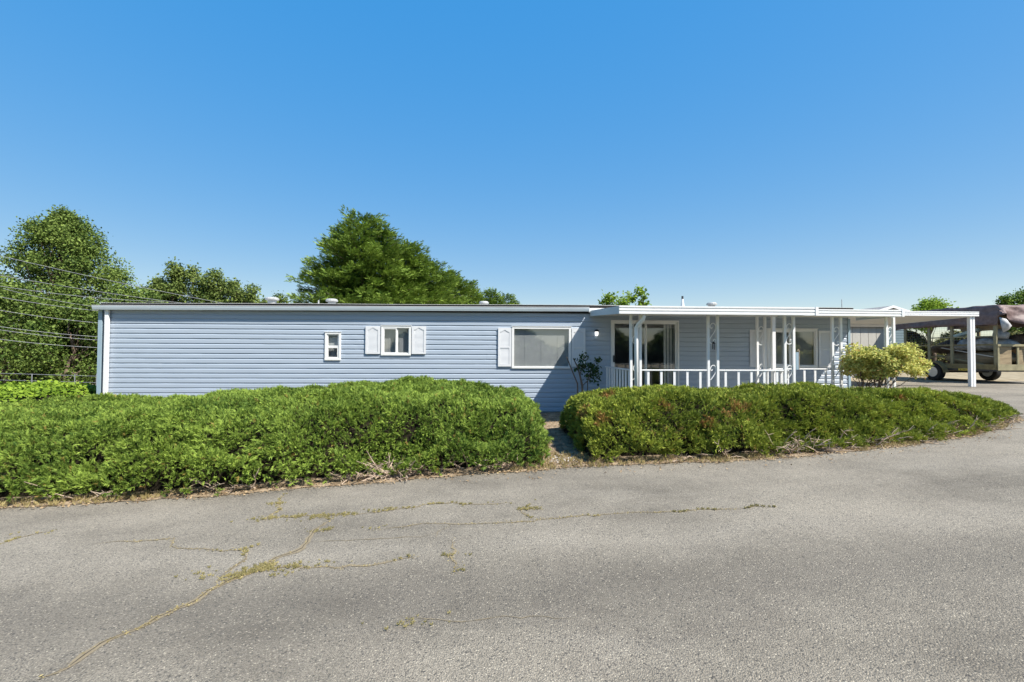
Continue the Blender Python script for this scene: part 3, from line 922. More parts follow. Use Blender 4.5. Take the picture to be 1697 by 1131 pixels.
# set back section
BY = 10.62
b0 = a1 + .015; b1 = onY(1497, 518, BY).x
zB = onY(1430, 524.3, BY).z; hB = onY(1430, 513.3, BY).z - zB
ribbed(onY(1290, 518, BY).x + .03, b1, BY, zB, hB, par=awn)
MB().box(b1 - .05, b1 + .012, BY - .022, BY + .04, zB - .006, zB + hB + .01).build('fascia_end_cap', 'white', awn)
panels(a1 + .02, b1, BY + .035, WY - .03, lambda y: zB + (zWl - zB + .0) * (y - BY) / (WY - BY), awn)
MB().box(b1 - .025, b1, BY + .036, WY - .06, zB, zB + .15).build('side_fascia', 'fascia', awn)
MB().box(a1 - .02, a1, AY + .036, BY - .02, zF + .03, zF + .165).build('side_fascia', 'fascia', awn)
# header beams carried by the posts
MB().box(a0 + .04, a1 - .05, PY - .03, PY + .03, slope_z(PY) + .002, slope_z(PY) + .018).build('header_beam', 'ceiling', awn)
MB().box(b0 + .05, b1 - .05, QY - .03, QY + .03, zB + .002, zB + .018).build('header_beam', 'ceiling', awn)
# downspouts
dx = onY(1054.5, 560, PY - .22).x; dy = PY - .22
dz0 = float(zg(dx)) + .1
pts = [(dx + .10, AY + .09, slope_z(AY) + .0), (dx + .10, AY + .09, zF - .05), (dx + .09, AY + .11, zF - .10), (dx + .03, dy - .05, zF - .20), (dx, dy, zF - .28), (dx, dy, zF - .40), (dx, dy, dz0)]
MB().tube(pts, .042, 10).build('downspout', 'white', awn, smooth=True)
dx2 = onY(1281.5, 560, QY - .12).x
MB().prism([(dx2 - .045, QY - .15), (dx2 + .045, QY - .15), (dx2 + .045, QY - .085), (dx2 - .045, QY - .085)], 'z', .36, zB + .02).build('downspout', 'white', awn, bevel=.01)

SC = [(.42, .20), (.40, .25), (.30, .27), (.20, .22), (.20, .13), (.35, .05), (.60, .02), (.84, .10), (.90, .23), (.80, .38), (.52, .54), (.22, .70), (.10, .82), (.18, .94), (.42, .99), (.72, .97), (.88, .89), (.84, .80), (.70, .77), (.60, .82), (.64, .87)]
def catmull(P, n=5):
    out = []
    for i in range(len(P) - 1):
        p0, p1, p2, p3 = P[max(i - 1, 0)], P[i], P[i + 1], P[min(i + 2, len(P) - 1)]
        for k in range(n):
            t = k / n
            out.append(tuple(.5 * ((2 * b) + (-a + c) * t + (2 * a - 5 * b + 4 * c - d) * t * t + (-a + 3 * b - 3 * c + d) * t ** 3) for a, b, c, d in zip(p0, p1, p2, p3)))
    out.append(P[-1]); return out
def porch_post(pxa, pxb, Y, label, ztop_, zs=(2.33, 1.40)):
    xa = onY(pxa, 580, Y).x; xb = onY(pxb, 580, Y).x; w = .0275
    t = root('porch_post', ((xa + xb) / 2, Y, .36), label, 'post', 'scrollwork porch post pairs')
    for x in (xa, xb):
        MB().box(x - w, x + w, Y - w, Y + w, .361, ztop_).build('upright', 'white', t, (x, Y, .361), bevel=.004)
    for z, cut in ((zs[0], len(SC)), (zs[1], 12)):
        P_ = catmull(SC[:cut]); m_ = []
        x0_, x1_ = xa + w, xb - w
        if cut == 12: P_[-1] = (0.02, P_[-1][1])
        for (u, v) in P_: m_.append((x0_ + (x1_ - x0_) * (u * 1.1 - .05), Y, z - .47 * v))
        MB().tube(m_, .0095, 6).build('scroll', 'white', t, smooth=True)
    return t
zt1 = slope_z(PY) + .001; zt2 = zB + .001
porch_post(1045.5, 1061, PY, 'white scrollwork post pair at the left porch corner behind the round downspout', zt1)
porch_post(1173.5, 1189, PY, 'white scrollwork post pair in the middle of the front porch rail', zt1)
porch_post(1300.5, 1315, PY, 'white scrollwork post pair at the right end of the front porch rail', zt1)
porch_post(1254.8, 1267.8, QY, 'white scrollwork post pair set back beside the square downspout', zt2)
porch_post(1379.5, 1393.5, QY, 'white scrollwork post pair beside the right shutter, in front of the wall end', zt2)
porch_post(1469, 1481, QY, 'white scrollwork post pair behind the yellow green shrub', zt2)

def railing(p0, p1, ztop_, n, label, zbot=.46, wide=.07):
    p0, p1 = Vector(p0), Vector(p1); d = (p1 - p0).normalized()
    t = root('porch_railing', ((p0.x + p1.x) / 2, (p0.y + p1.y) / 2, .36), label, 'railing', 'white porch railings')
    MB().bar((p0.x, p0.y, ztop_), (p1.x, p1.y, ztop_), .05, .03).build('top_rail', 'white', t, bevel=.005)
    MB().bar((p0.x, p0.y, zbot), (p1.x, p1.y, zbot), .045, .03).build('bottom_rail', 'white', t)
    for i in range(n):
        q = p0 + (p1 - p0) * ((i + .5) / n) if n else p0
        MB().bar((q.x, q.y, zbot + .016), (q.x, q.y, ztop_ - .016), .05 if abs(d.x) > .5 else .03, .02 if abs(d.x) > .5 else .05, (0, 1, 0)).build('baluster', 'white', t)
    return t
RZ = onY(1180, 614, PY).z
railing((PXL + .03, WY - .12, 0), (PXL + .03, PY + .06, 0), RZ, 9, 'white side railing running from the wall to the left porch corner')
xA2 = onY(1063.5, 600, PY).x; xB1 = onY(1171, 600, PY).x; xB2 = onY(1191.5, 600, PY).x; xC1 = onY(1298, 600, PY).x
railing((xA2, PY, 0), (xB1, PY, 0), RZ, 5, 'white front railing below the right panel of the sliding door')
railing((xB2, PY, 0), (xC1, PY, 0), RZ, 5, 'white front railing between the middle and right post pairs')
xD2 = onY(1270.5, 600, QY).x; xE1 = onY(1377, 600, QY).x
RZ2 = onY(1330, 611.8, QY).z
railing((xD2, QY, 0), (xE1, QY, 0), RZ2, 6, 'white set back railing under the two pane porch window')
xCm = onY(1307, 600, PY).x
railing((xCm + .1, PY + .06, 0), (xCm + .1, QY - .09, 0), RZ - .03, 4, 'short white railing running back from the right front post pair')

# small things on the posts
xm = onY(1182.5, 574, PY).x; zm = onY(1182.5, 566, PY).z
ch = root('wind_chime', (xm, PY, zm), 'small dark hanging chime under the scroll of the middle post pair', 'wind chime')
MB().tube([(xm, PY, zm + .04), (xm, PY, zm - .02)], .003, 4).build('cord', 'dark', ch)
MB().lathe((xm, PY, zm - .04), [(.012, .03), (.035, .0), (.035, -.02)], 10).build('cap', 'dark', ch)
for k in range(4):
    a = k * 1.57 + .4
    MB().tube([(xm + .022 * math.cos(a), PY + .022 * math.sin(a), zm - .06), (xm + .022 * math.cos(a), PY + .022 * math.sin(a), zm - .15 - .012 * k)], .009, 5).build('chime_rod', 'dark', ch)
xq = onY(1320.5, 590, PY).x
zq0 = onY(1320, 613, PY).z; zq1 = onY(1320, 584, PY).z
bd = root('handrail_bracket', (xq, PY, zq0), 'narrow blue grey board with curled iron bracket on the right front post pair', 'bracket')
MB().box(xq - .02, xq + .035, PY - .01, PY + .03, zq0, zq1).build('board', 'trim', bd)
MB().tube([(xq + .05, PY, zq0), (xq + .05, PY, zq1), (xq + .065, PY, zq1 + .03), (xq + .04, PY, zq1 + .055), (xq + .015, PY, zq1 + .035)], .009, 6).build('iron_curl', 'twig', bd)

# ================================================================== CARPORT
CY = 14.7
cp = root('carport', (13, 16, .5), 'white flat roofed carport with one thick front post', 'carport')
c0 = HX1 + .25; c1 = onY(1622, 520, CY).x
zC = onY(1560, 524, CY).z; hC = onY(1560, 516.4, CY).z - zC
ribbed(c0, c1, CY, zC, hC, par=cp)
ZCB = zC - .10; CB = 18.1
panels(c0, c1 - .03, CY + .035, CB, lambda y: zC + (ZCB - zC) * (y - CY) / (CB - CY), cp, w=.405)
mb = MB()
mb.add([(c1 - .028, CY + .036, zC), (c1, CY + .036, zC), (c1, CY + .036, zC + hC), (c1 - .028, CY + .036, zC + hC), (c1 - .028, CB, ZCB), (c1, CB, ZCB), (c1, CB, ZCB + hC), (c1 - .028, CB, ZCB + hC)],
       [(0, 1, 2, 3), (5, 4, 7, 6), (0, 4, 5, 1), (3, 2, 6, 7), (0, 3, 7, 4), (1, 5, 6, 2)])
mb.build('side_fascia', 'white', cp)
MB().box(c0, c1 - .03, CB - .08, CB - .01, ZCB - .08, ZCB + .02).build('rear_beam', 'white', cp)
pxl, pxr = onY(1605.5, 580, CY + .1).x, onY(1613.5, 580, CY + .1).x
zgp = float(zg(pxl)) + .004
mb = MB(); wq = (pxr - pxl)
for k in range(2):      # ribbed post: two channels
    mb.box(pxl + wq * (.0 + .56 * k), pxl + wq * (.44 + .56 * k), CY + .04, CY + .15, zgp, zC + .005)
mb.box(pxl + wq * .42, pxl + wq * .58, CY + .07, CY + .13, zgp, zC + .004)
mb.build('post', 'white', cp, bevel=.006)
for xx in (c0 + .2, pxl):
    MB().box(xx, xx + .09, CB - .085, CB - .0, float(zg(xx)), ZCB - .081).build('post', 'white', cp, (xx, CB, float(zg(xx))))
MB().box(c0 + .1, c0 + .19, CY + .05, CY + .14, float(zg(c0)) , zC + .004).build('post', 'white', cp)

# ================================================================== SHED AND NEIGHBOURS
shed = root('shed', (15.5, 21, .5), 'beige grey shed of vertical panels behind the carport', 'shed')
sx1 = onY(1465.5, 560, 20).x; sx0 = sx1 - 6
nP = 16
for i in range(nP):
    a = sx0 + (sx1 - sx0) * i / nP; b = sx0 + (sx1 - sx0) * (i + 1) / nP - .02
    MB().box(a, b, 20.0, 20.04, .45, 2.86).build('panel', 'shed', shed, (a, 20, .45))
MB().box(sx0 + .01, sx1 - .02, 20.045, 23, .45, 2.85).build('shed_body', 'shed', shed)
MB().box(sx0 - .2, sx1 + .08, 19.86, 23.2, 2.865, 2.94).build('roof', 'nroof', shed)
def house(name_label, x0, x1, y0, y1, zw, zr, wallm, ridge='x', sid=True):
    h = root('neighbour_house', ((x0 + x1) / 2, (y0 + y1) / 2, .55), name_label, 'house')
    MB().box(x0, x1, y0, y1, .5, zw).build('wall', wallm, h)
    if sid:
        s = MB(); z = .6
        while z < zw - .15:
            s.prism([(y0 - .022, z), (y0 - .001, z + .14), (y0 - .001, z)], 'x', x0 + .02, x1 - .02); z += .15
        o = s.build('siding', wallm, h); 
    ym = (y0 + y1) / 2; xm_ = (x0 + x1) / 2
    if ridge == 'x': r = MB().prism([(y0 - .35, zw), (ym, zr), (y1 + .35, zw), (y1 + .35, zw + .12), (ym, zr + .12), (y0 - .35, zw + .12)], 'x', x0 - .3, x1 + .3)
    else: r = MB().prism([(x0 - .35, zw), (xm_, zr), (x1 + .35, zw), (x1 + .35, zw + .12), (xm_, zr + .12), (x0 - .35, zw + .12)], 'y', y0 - .3, y1 + .3)
    r.build('roof', 'nroof', h)
    if ridge == 'y':
        MB().prism([(x0 + .01, zw), (xm_, zr - .01), (x1 - .01, zw)], 'y', y0, y0 + .05).build('gable', wallm, h)
        for sx_ in (-1, 1):
            MB().prism([(xm_ + sx_ * (xm_ - x0 + .36), zw - .02), (xm_, zr - .01), (xm_, zr + .13), (xm_ + sx_ * (xm_ - x0 + .36), zw + .13)][::1 if sx_ > 0 else -1], 'y', y0 - .34, y0 - .305).build('bargeboard', 'white', h)
    return h
A_ = onY(1440, 514, 25); B_ = onY(1506, 514, 25); C_ = onY(1500, 507.5, 25)
house('slate blue neighbouring house with low gable behind the carport', A_.x + .5, B_.x, 25.3, 31, A_.z - .25, C_.z - .1, 'nblue', 'y')

# ================================================================== TRAILER
TX0, TX1 = 18.5, 20.8; TY0, TY1 = 15.75, 19.5
tr = root('cargo_trailer', ((TX0 + TX1) / 2, (TY0 + TY1) / 2, .55), 'olive brown framed cargo trailer with open cage sides parked beyond the carport post', 'trailer')
gz = .554
zbt, zmid, zup, ztp = 1.08, 1.97, 2.29, 3.12
MB().box(TX0, TX1, TY0, TY1, zbt - .07, zbt).build('chassis', 'dark', tr)
MB().box(TX0 + .05, TX1 - .05, TY0 + .05, TY1 - .05, zbt + .001, zbt + .03).build('floor', 'wood', tr)
MB().box(TX0 - .01, TX0 + .05, TY0, TY1, zbt + .002, zbt + .19).build('side_board', 'wood', tr)
ups = [TY0 + .06] + [onX(px_, 580, TX0).y for px_ in (1576, 1538.5)] + [TY1 - .06]
for xx in (TX0 + .02, TX1 - .08):
    for yy in ups:
        MB().box(xx, xx + .06, yy - .05, yy + .05, zbt + .032 if xx > TX0 + .1 else zbt + .192, ztp).build('upright', 'wood' if xx > TX0 + .1 else 'woodlt', tr, (xx, yy, zbt))
    for zz_, hh in ((zmid, .06), (ztp + .001, .07)):
        MB().box(xx + .005, xx + .055, TY0 + .11, TY1 - .11, zz_, zz_ + hh).build('rail', 'wood', tr)
    MB().box(xx + .012, xx + .04, ups[2] + .05, TY0 + .11, zup, zup + .045).build('rail', 'woodlt', tr)
MB().box(TX0 + .022, TX0 + .045, ups[1] + .05, ups[2] - .05, 1.50, 1.55).build('rail', 'wood', tr)
for xx in [TX0 + .02, onY(1684.5, 590, TY0).x, TX1 - .08]:
    MB().box(xx + .002, xx + .07, TY0 - .03, TY0 + .009, zbt + .02, zmid + .05).build('upright', 'woodlt', tr)
MB().box(TX0, TX1, TY0 - .05, TY0 - .031, zbt - .02, zbt + .20).build('end_board', 'woodlt', tr)
MB().box(TX0, TX1, TY0 - .055, TY0 - .032, zmid - .03, zmid + .05).build('rail', 'woodlt', tr)
for a_, b_ in ((TX0 + .12, onY(1677, 590, TY0).x), (onY(1689, 590, TY0).x, TX1 - .12)):
    MB().box(a_, b_, TY0 + .012, TY0 + .03, zbt + .035, zmid - .04).build('panel', 'ply', tr)
MB().box(TX1 - .02, TX1, TY0 + .1, TY1 - .1, zbt + .04, zmid - .02).build('panel', 'ply', tr)
# wire mesh of the cage sides
ms = MB(); y = TY0 + .15
while y < TY1 - .1:
    ms.tube([(TX0 + .055, y, zmid + .06), (TX0 + .055, y, ztp)], .0022, 3, False); y += .10
z = zmid + .12
while z < ztp:
    ms.tube([(TX0 + .057, TY0 + .1, z), (TX0 + .057, TY1 - .1, z)], .0022, 3, False); z += .10
tag(ms.build('wire_mesh', 'wire', tr), kind='stuff')
# wheel arch + wheels
wy = onX(1553, 615, TX0).y; wr = .365
ar = MB(); pr = []
for k in range(13):
    a = math.pi * k / 12
    pr.append((wy + .47 * math.cos(a), gz + wr - .02 + .47 * math.sin(a)))
for (ya, za), (yb_, zb_) in zip(pr, pr[1:]):
    ar.add([(TX0 - .22, ya, za), (TX0 - .22, yb_, zb_), (TX0 + .02, yb_, zb_), (TX0 + .02, ya, za), (TX0 - .22, ya, za - .07), (TX0 - .22, yb_, zb_ - .07)], [(0, 1, 2, 3), (0, 4, 5, 1)])
ar.build('mudguard', 'wood', tr)
def wheel(x, y, face):
    c = (x, y, gz + wr)
    W_ = MB().lathe(c, [(.20, -.11), (wr - .05, -.12), (wr - .01, -.10), (wr, -.06), (wr, .06), (wr - .01, .10), (wr - .05, .12), (.20, .11)], 32, 'x', False).build('tyre', 'rubber', tr, smooth=False)
    s = face
    rim = MB().lathe(c, [(.04, s * .05), (.09, s * .085), (.12, s * .06), (.17, s * .06), (.19, s * .10), (.205, s * .113), (.21, s * .11)], 24, 'x').build('rim', 'rim', W_)
    for k in range(8):
        a = k * math.pi / 4
        MB().lathe((x + s * .062, y + .13 * math.cos(a), gz + wr + .13 * math.sin(a)), [(.040, -.004), (.040, .006)], 8, 'x').build('rim_hole', 'dark', rim)
    MB().lathe((x + s * .088, y, gz + wr), [(.05, -.01), (.04, .02)], 12, 'x').build('hub', 'dark', rim)
wheel(TX0 - .09, wy, -1)
w2 = onX(1640, 614, TX1 + .05)
wheel(TX1 + .05, w2.y if TY0 < w2.y < TY1 else wy, -1)
MB().tube([(TX0 - .02, wy, gz + wr), (TX1, wy, gz + wr)], .035, 8).build('axle', 'dark', tr)
ya_, yb_ = onX(1611, 612, TX0).y, onX(1589, 612, TX0).y
lab = MB().box(TX0 - .022, TX0 - .012, min(ya_, yb_), max(ya_, yb_), zbt - .075, zbt + .005).build('yellow_plate', 'yellow', tr)
for k in range(7):
    yy = min(ya_, yb_) + .06 + k * (abs(ya_ - yb_) - .1) / 7
    MB().box(TX0 - .026, TX0 - .023, yy, yy + .03, zbt - .055, zbt - .015 - .01 * (k % 3)).build('plate_mark', 'junk', lab)
# tarp
def tarp():
    nx, ny = 46, 64
    V = []
    def surf(u, v):
        # u across x (-1 left drop .. 0..1 top .. 2 right drop), v along y (-1 near drop .. 0..1 top)
        drop = 0
        x = TX0 - .03 + (TX1 - TX0 + .06) * min(max(u, 0), 1)
        y = TY0 - .06 + (TY1 + .35 - TY0) * min(max(v, 0), 1)
        z = 3.50 - .03 * math.cos(v * 6) - .04 * abs(u - .5)
        if u < 0: x -= .05 * min(1, -u * 2); drop = -u
        if u > 1: x += .05; drop = u - 1
        dv = max(0, -v)
        return x, y, z, drop, dv
    rows = []
    us = [-1 + .125 * i for i in range(8)] + [i / 16 for i in range(17)] + [1 + .125 * i for i in range(1, 9)]
    vs_ = [-1 + .0833 * i for i in range(12)] + [i / 30 for i in range(31)]
    for v in vs_:
        for u in us:
            x, y, z, du, dv = surf(u, v)
            wob = float(noise3(np.array([[x, y, (du + dv) * 2]]), 2.3, 21)[0]); w2_ = float(noise3(np.array([[x, y, (du + dv)]]), 6, 22)[0])
            L = .70 + .10 * wob
            if dv > 0:
                Ln = .35 + 1.1 * (max(0, min(1, u)) ** .8) - .35 * max(0, u - .8)
                z -= Ln * dv; y -= .07 + .22 * dv + .12 * dv * math.sin(u * 15 + dv * 3) + .06 * w2_
                if du > 0: z -= L * du * (1 - dv) * .7; x -= .12 * dv * (1 if u < 0 else -1)
            elif du > 0:
                z -= L * du; x += (-1 if u < 0 else 1) * (.05 * math.sin(y * 5.1) * du + .05 * w2_)
            z += .02 * w2_ + .03 * wob
            V.append((x, y, z))
    nu = len(us); F = []
    for j in range(len(vs_) - 1):
        for i in range(nu - 1):
            q = j * nu + i; F.append((q, q + 1, q + nu + 1, q + nu))
    o = np_mesh('tarpaulin', np.array(V), np.array(F), 'tarp', None, smooth=True, origin=(TX0, TY0, 2.8))
    md = o.modifiers.new('thickness', 'SOLIDIFY'); md.thickness = .006
    tag(o, 'dusty brown tarpaulin draped in folds over the cargo trailer', 'tarp')
tarp()
# turned-back grey corner of the tarp
fp = [onY(1657, 526, TY0 - .28), onY(1668, 529, TY0 - .36), onY(1677, 540, TY0 - .34), onY(1672, 547, TY0 - .3), onY(1663, 551, TY0 - .25), onY(1660, 540, TY0 - .24)]
mb = MB(); cpt = sum(fp, Vector()) / len(fp) + Vector((0, -.1, 0))
mb.add([tuple(p) for p in fp] + [tuple(cpt)] + [tuple(p + Vector((0, .02, 0))) for p in fp], [(i, (i + 1) % 6, 6) for i in range(6)] + [(i + 7, (i + 1) % 6 + 7, (i + 1) % 6, i) for i in range(6)] + [tuple(range(7, 13))[::-1]])
tag(mb.build('tarp_flap', 'tarplt', bpy.data.objects['tarpaulin'], smooth=True))
# load in the trailer
def lump(name, m, c, s, label, cat, seed, group=None):
    n, k = 14, 10; V = []; F = []
    for j in range(k + 1):
        th = math.pi * j / k
        for i in range(n):
            ph = 2 * math.pi * i / n
            V.append((math.sin(th) * math.cos(ph), math.sin(th) * math.sin(ph), math.cos(th)))
    V = np.array(V); nz = 1 + .22 * noise3(V + seed, 1.8, seed) + .12 * noise3(V + seed, 4.5, seed + 1)
    V = V * nz[:, None] * np.array(s); V[:, 2] = np.maximum(V[:, 2], -s[2] * .75)
    for j in range(k):
        for i in range(n):
            F.append((j * n + i, j * n + (i + 1) % n, (j + 1) * n + (i + 1) % n, (j + 1) * n + i))
    o = np_mesh(name, V + np.array(c), np.array(F), m, None, origin=c)
    return tag(o, label, cat, group)
fz = zbt + .03
lump('plastic_sheeting', 'plast', (TX0 + .9, 16.9, 2.02), (.62, .95, .30), 'crumpled grey plastic sheeting heaped in the middle of the trailer', 'plastic sheet', 31)
lump('junk_pile', 'junk', (TX0 + 1.0, 18.2, 1.92), (.6, .75, .34), 'dark heap of scrap behind the rear cage bars', 'scrap', 35)
lump('lumber_heap', 'ply', (TX0 + 1.1, 17.2, fz + .30), (.8, 1.35, .38), 'low brown heap filling the trailer floor', 'scrap', 41)
lump('crumpled_bag', 'plast', (TX0 + .55, 16.02, 2.38), (.28, .2, .2), 'pale grey crumpled bag bulging at the near end under the tarp', 'bag', 43)
def plank(a, b, w, h, m, label):
    o = MB().bar(a, b, w, h).build('plank', m, None, a)
    tag(o, label, 'plank', 'loose planks lying in the trailer')
plank((TX0 + .16, 18.1, 1.60), (TX0 + .2, 15.95, 1.18), .10, .035, 'woodlt', 'pale plank sloping down low across the trailer side')
plank((TX0 + .14, 17.9, 1.90), (TX0 + .14, 15.95, 1.55), .08, .025, 'shed', 'thin light plank sloping in the upper lower bay')
plank((TX0 + .18, 17.35, 2.36), (TX0 + .35, 16.6, 2.60), .30, .10, 'teal', 'faded teal board resting high on the trailer load')
plank((TX0 + .5, 17.3, 2.62), (TX0 + .6, 16.1, 2.66), .40, .16, 'ply', 'brown box like plank under the tarp edge')
lump('folded_cloth', 'junk', (TX0 + 1.5, 16.1, 2.15), (.5, .3, .3), 'dark folded cloth beside the pale bag', 'cloth', 47)

# ================================================================== POWER LINES, WIRE FENCE
def wireline(pa, pb, Ya, Yb, label, r=.022, ext=.6):
    a = onY(*pa, Ya); b = onY(*pb, Yb); d = b - a
    a2 = a - d * .35; b2 = b + d * ext
    pts = []
    for i in range(13):
        t = i / 12; p = a2.lerp(b2, t); p.z -= .16 * (4 * t * (1 - t)) - .16 * .8; pts.append(p)
    o = MB().tube(pts, r, 5).build('power_line', 'wire', None, tuple(a2))
    tag(o, label, 'power line', 'power lines crossing in front of the trees')
wl = [((57, 439), (356, 500), 'uppermost cable, reaching highest above the left roof corner'),
      ((0, 458), (267, 498), 'second cable from the top, passing above the roof corner'),
      ((0, 476), (178, 495), 'third cable from the top, meeting the roof corner'),
      ((0, 494), (160, 515), 'cable meeting the left end of the house just under the gutter'),
      ((50, 491), (165, 509), 'thin cable close below the third one near the roof corner'),
      ((0, 516), (160, 535), 'cable a little below the gutter left of the house'),
      ((0, 543), (160, 558), 'cable halfway up the left end of the house'),
      ((0, 548.5), (160, 563.5), 'cable running just under the halfway one'),
      ((0, 564), (160, 576), 'lowest cable, left of the house above the wire fence')]
for i, (a, b, l) in enumerate(wl): wireline(a, b, 19.5, 21.0, l, .0105 if i != 4 else .008)
fe = root('wire_fence', (-14, 14.6, -.5), 'rusty wire fence with thin posts behind the ivy', 'fence')
f0 = onY(-40, 618, 14.6); f1 = onY(165, 624, 14.9)
MB().tube([f0, onY(16, 619.5, 14.6), f1, f1 + Vector((3, .1, -.1))], .008, 6).build('top_wire', 'wire', fe)
for k, pxx in enumerate((-30, 53, 124, 160)):
    q = onY(pxx, 621, 14.6)
    MB().tube([(q.x, 14.6, -.55), (q.x, 14.6, q.z + .02)], .013, 6).build('post', 'wire', fe)
mw = MB()
for zz_ in (.2, .45, .7):
    mw.tube([f0 - Vector((0, 0, zz_)), f1 - Vector((0, 0, zz_))], .006, 4)
tag(mw.build('lower_wires', 'wire', fe), kind='stuff')

# ================================================================== FOLIAGE
def sample_surface(H, X, Y, dens, rs):
    """H (ny,nx) heights on grid -> points, normals weighted by area"""
    nx, ny = len(X), len(Y)
    gy, gx = np.gradient(H, Y, X)
    area = np.sqrt(1 + gx ** 2 + gy ** 2)
    area[H < .03] = 0
    cell = (X[1] - X[0]) * (Y[1] - Y[0])
    w = (area * cell).ravel(); tot = w.sum(); n = int(tot * dens)
    idx = rs.choice(len(w), n, p=w / tot)
    iy, ix = np.unravel_index(idx, H.shape)
    jx = rs.uniform(-.5, .5, n); jy = rs.uniform(-.5, .5, n)
    x = X[ix] + jx * (X[1] - X[0]); y = Y[iy] + jy * (Y[1] - Y[0])
    sx_, sy_ = gx[iy, ix], gy[iy, ix]
    z = H[iy, ix] + sx_ * jx * (X[1] - X[0]) + sy_ * jy * (Y[1] - Y[0])
    nrm = unit(np.stack([-sx_, -sy_, np.ones(n)], 1))
    # spread along the steep face
    return np.stack([x, y, z], 1), nrm

def fill_spikes(pos, nrm, sc_len, rs, up=.45, out=.75, side=.9, bias=(0, 0, 0)):
    n = len(pos)
    d = nrm * out + np.array([0, 0, up]) + rs.normal(0, side, (n, 3)) * .55 + np.array(bias)
    return unit(d)

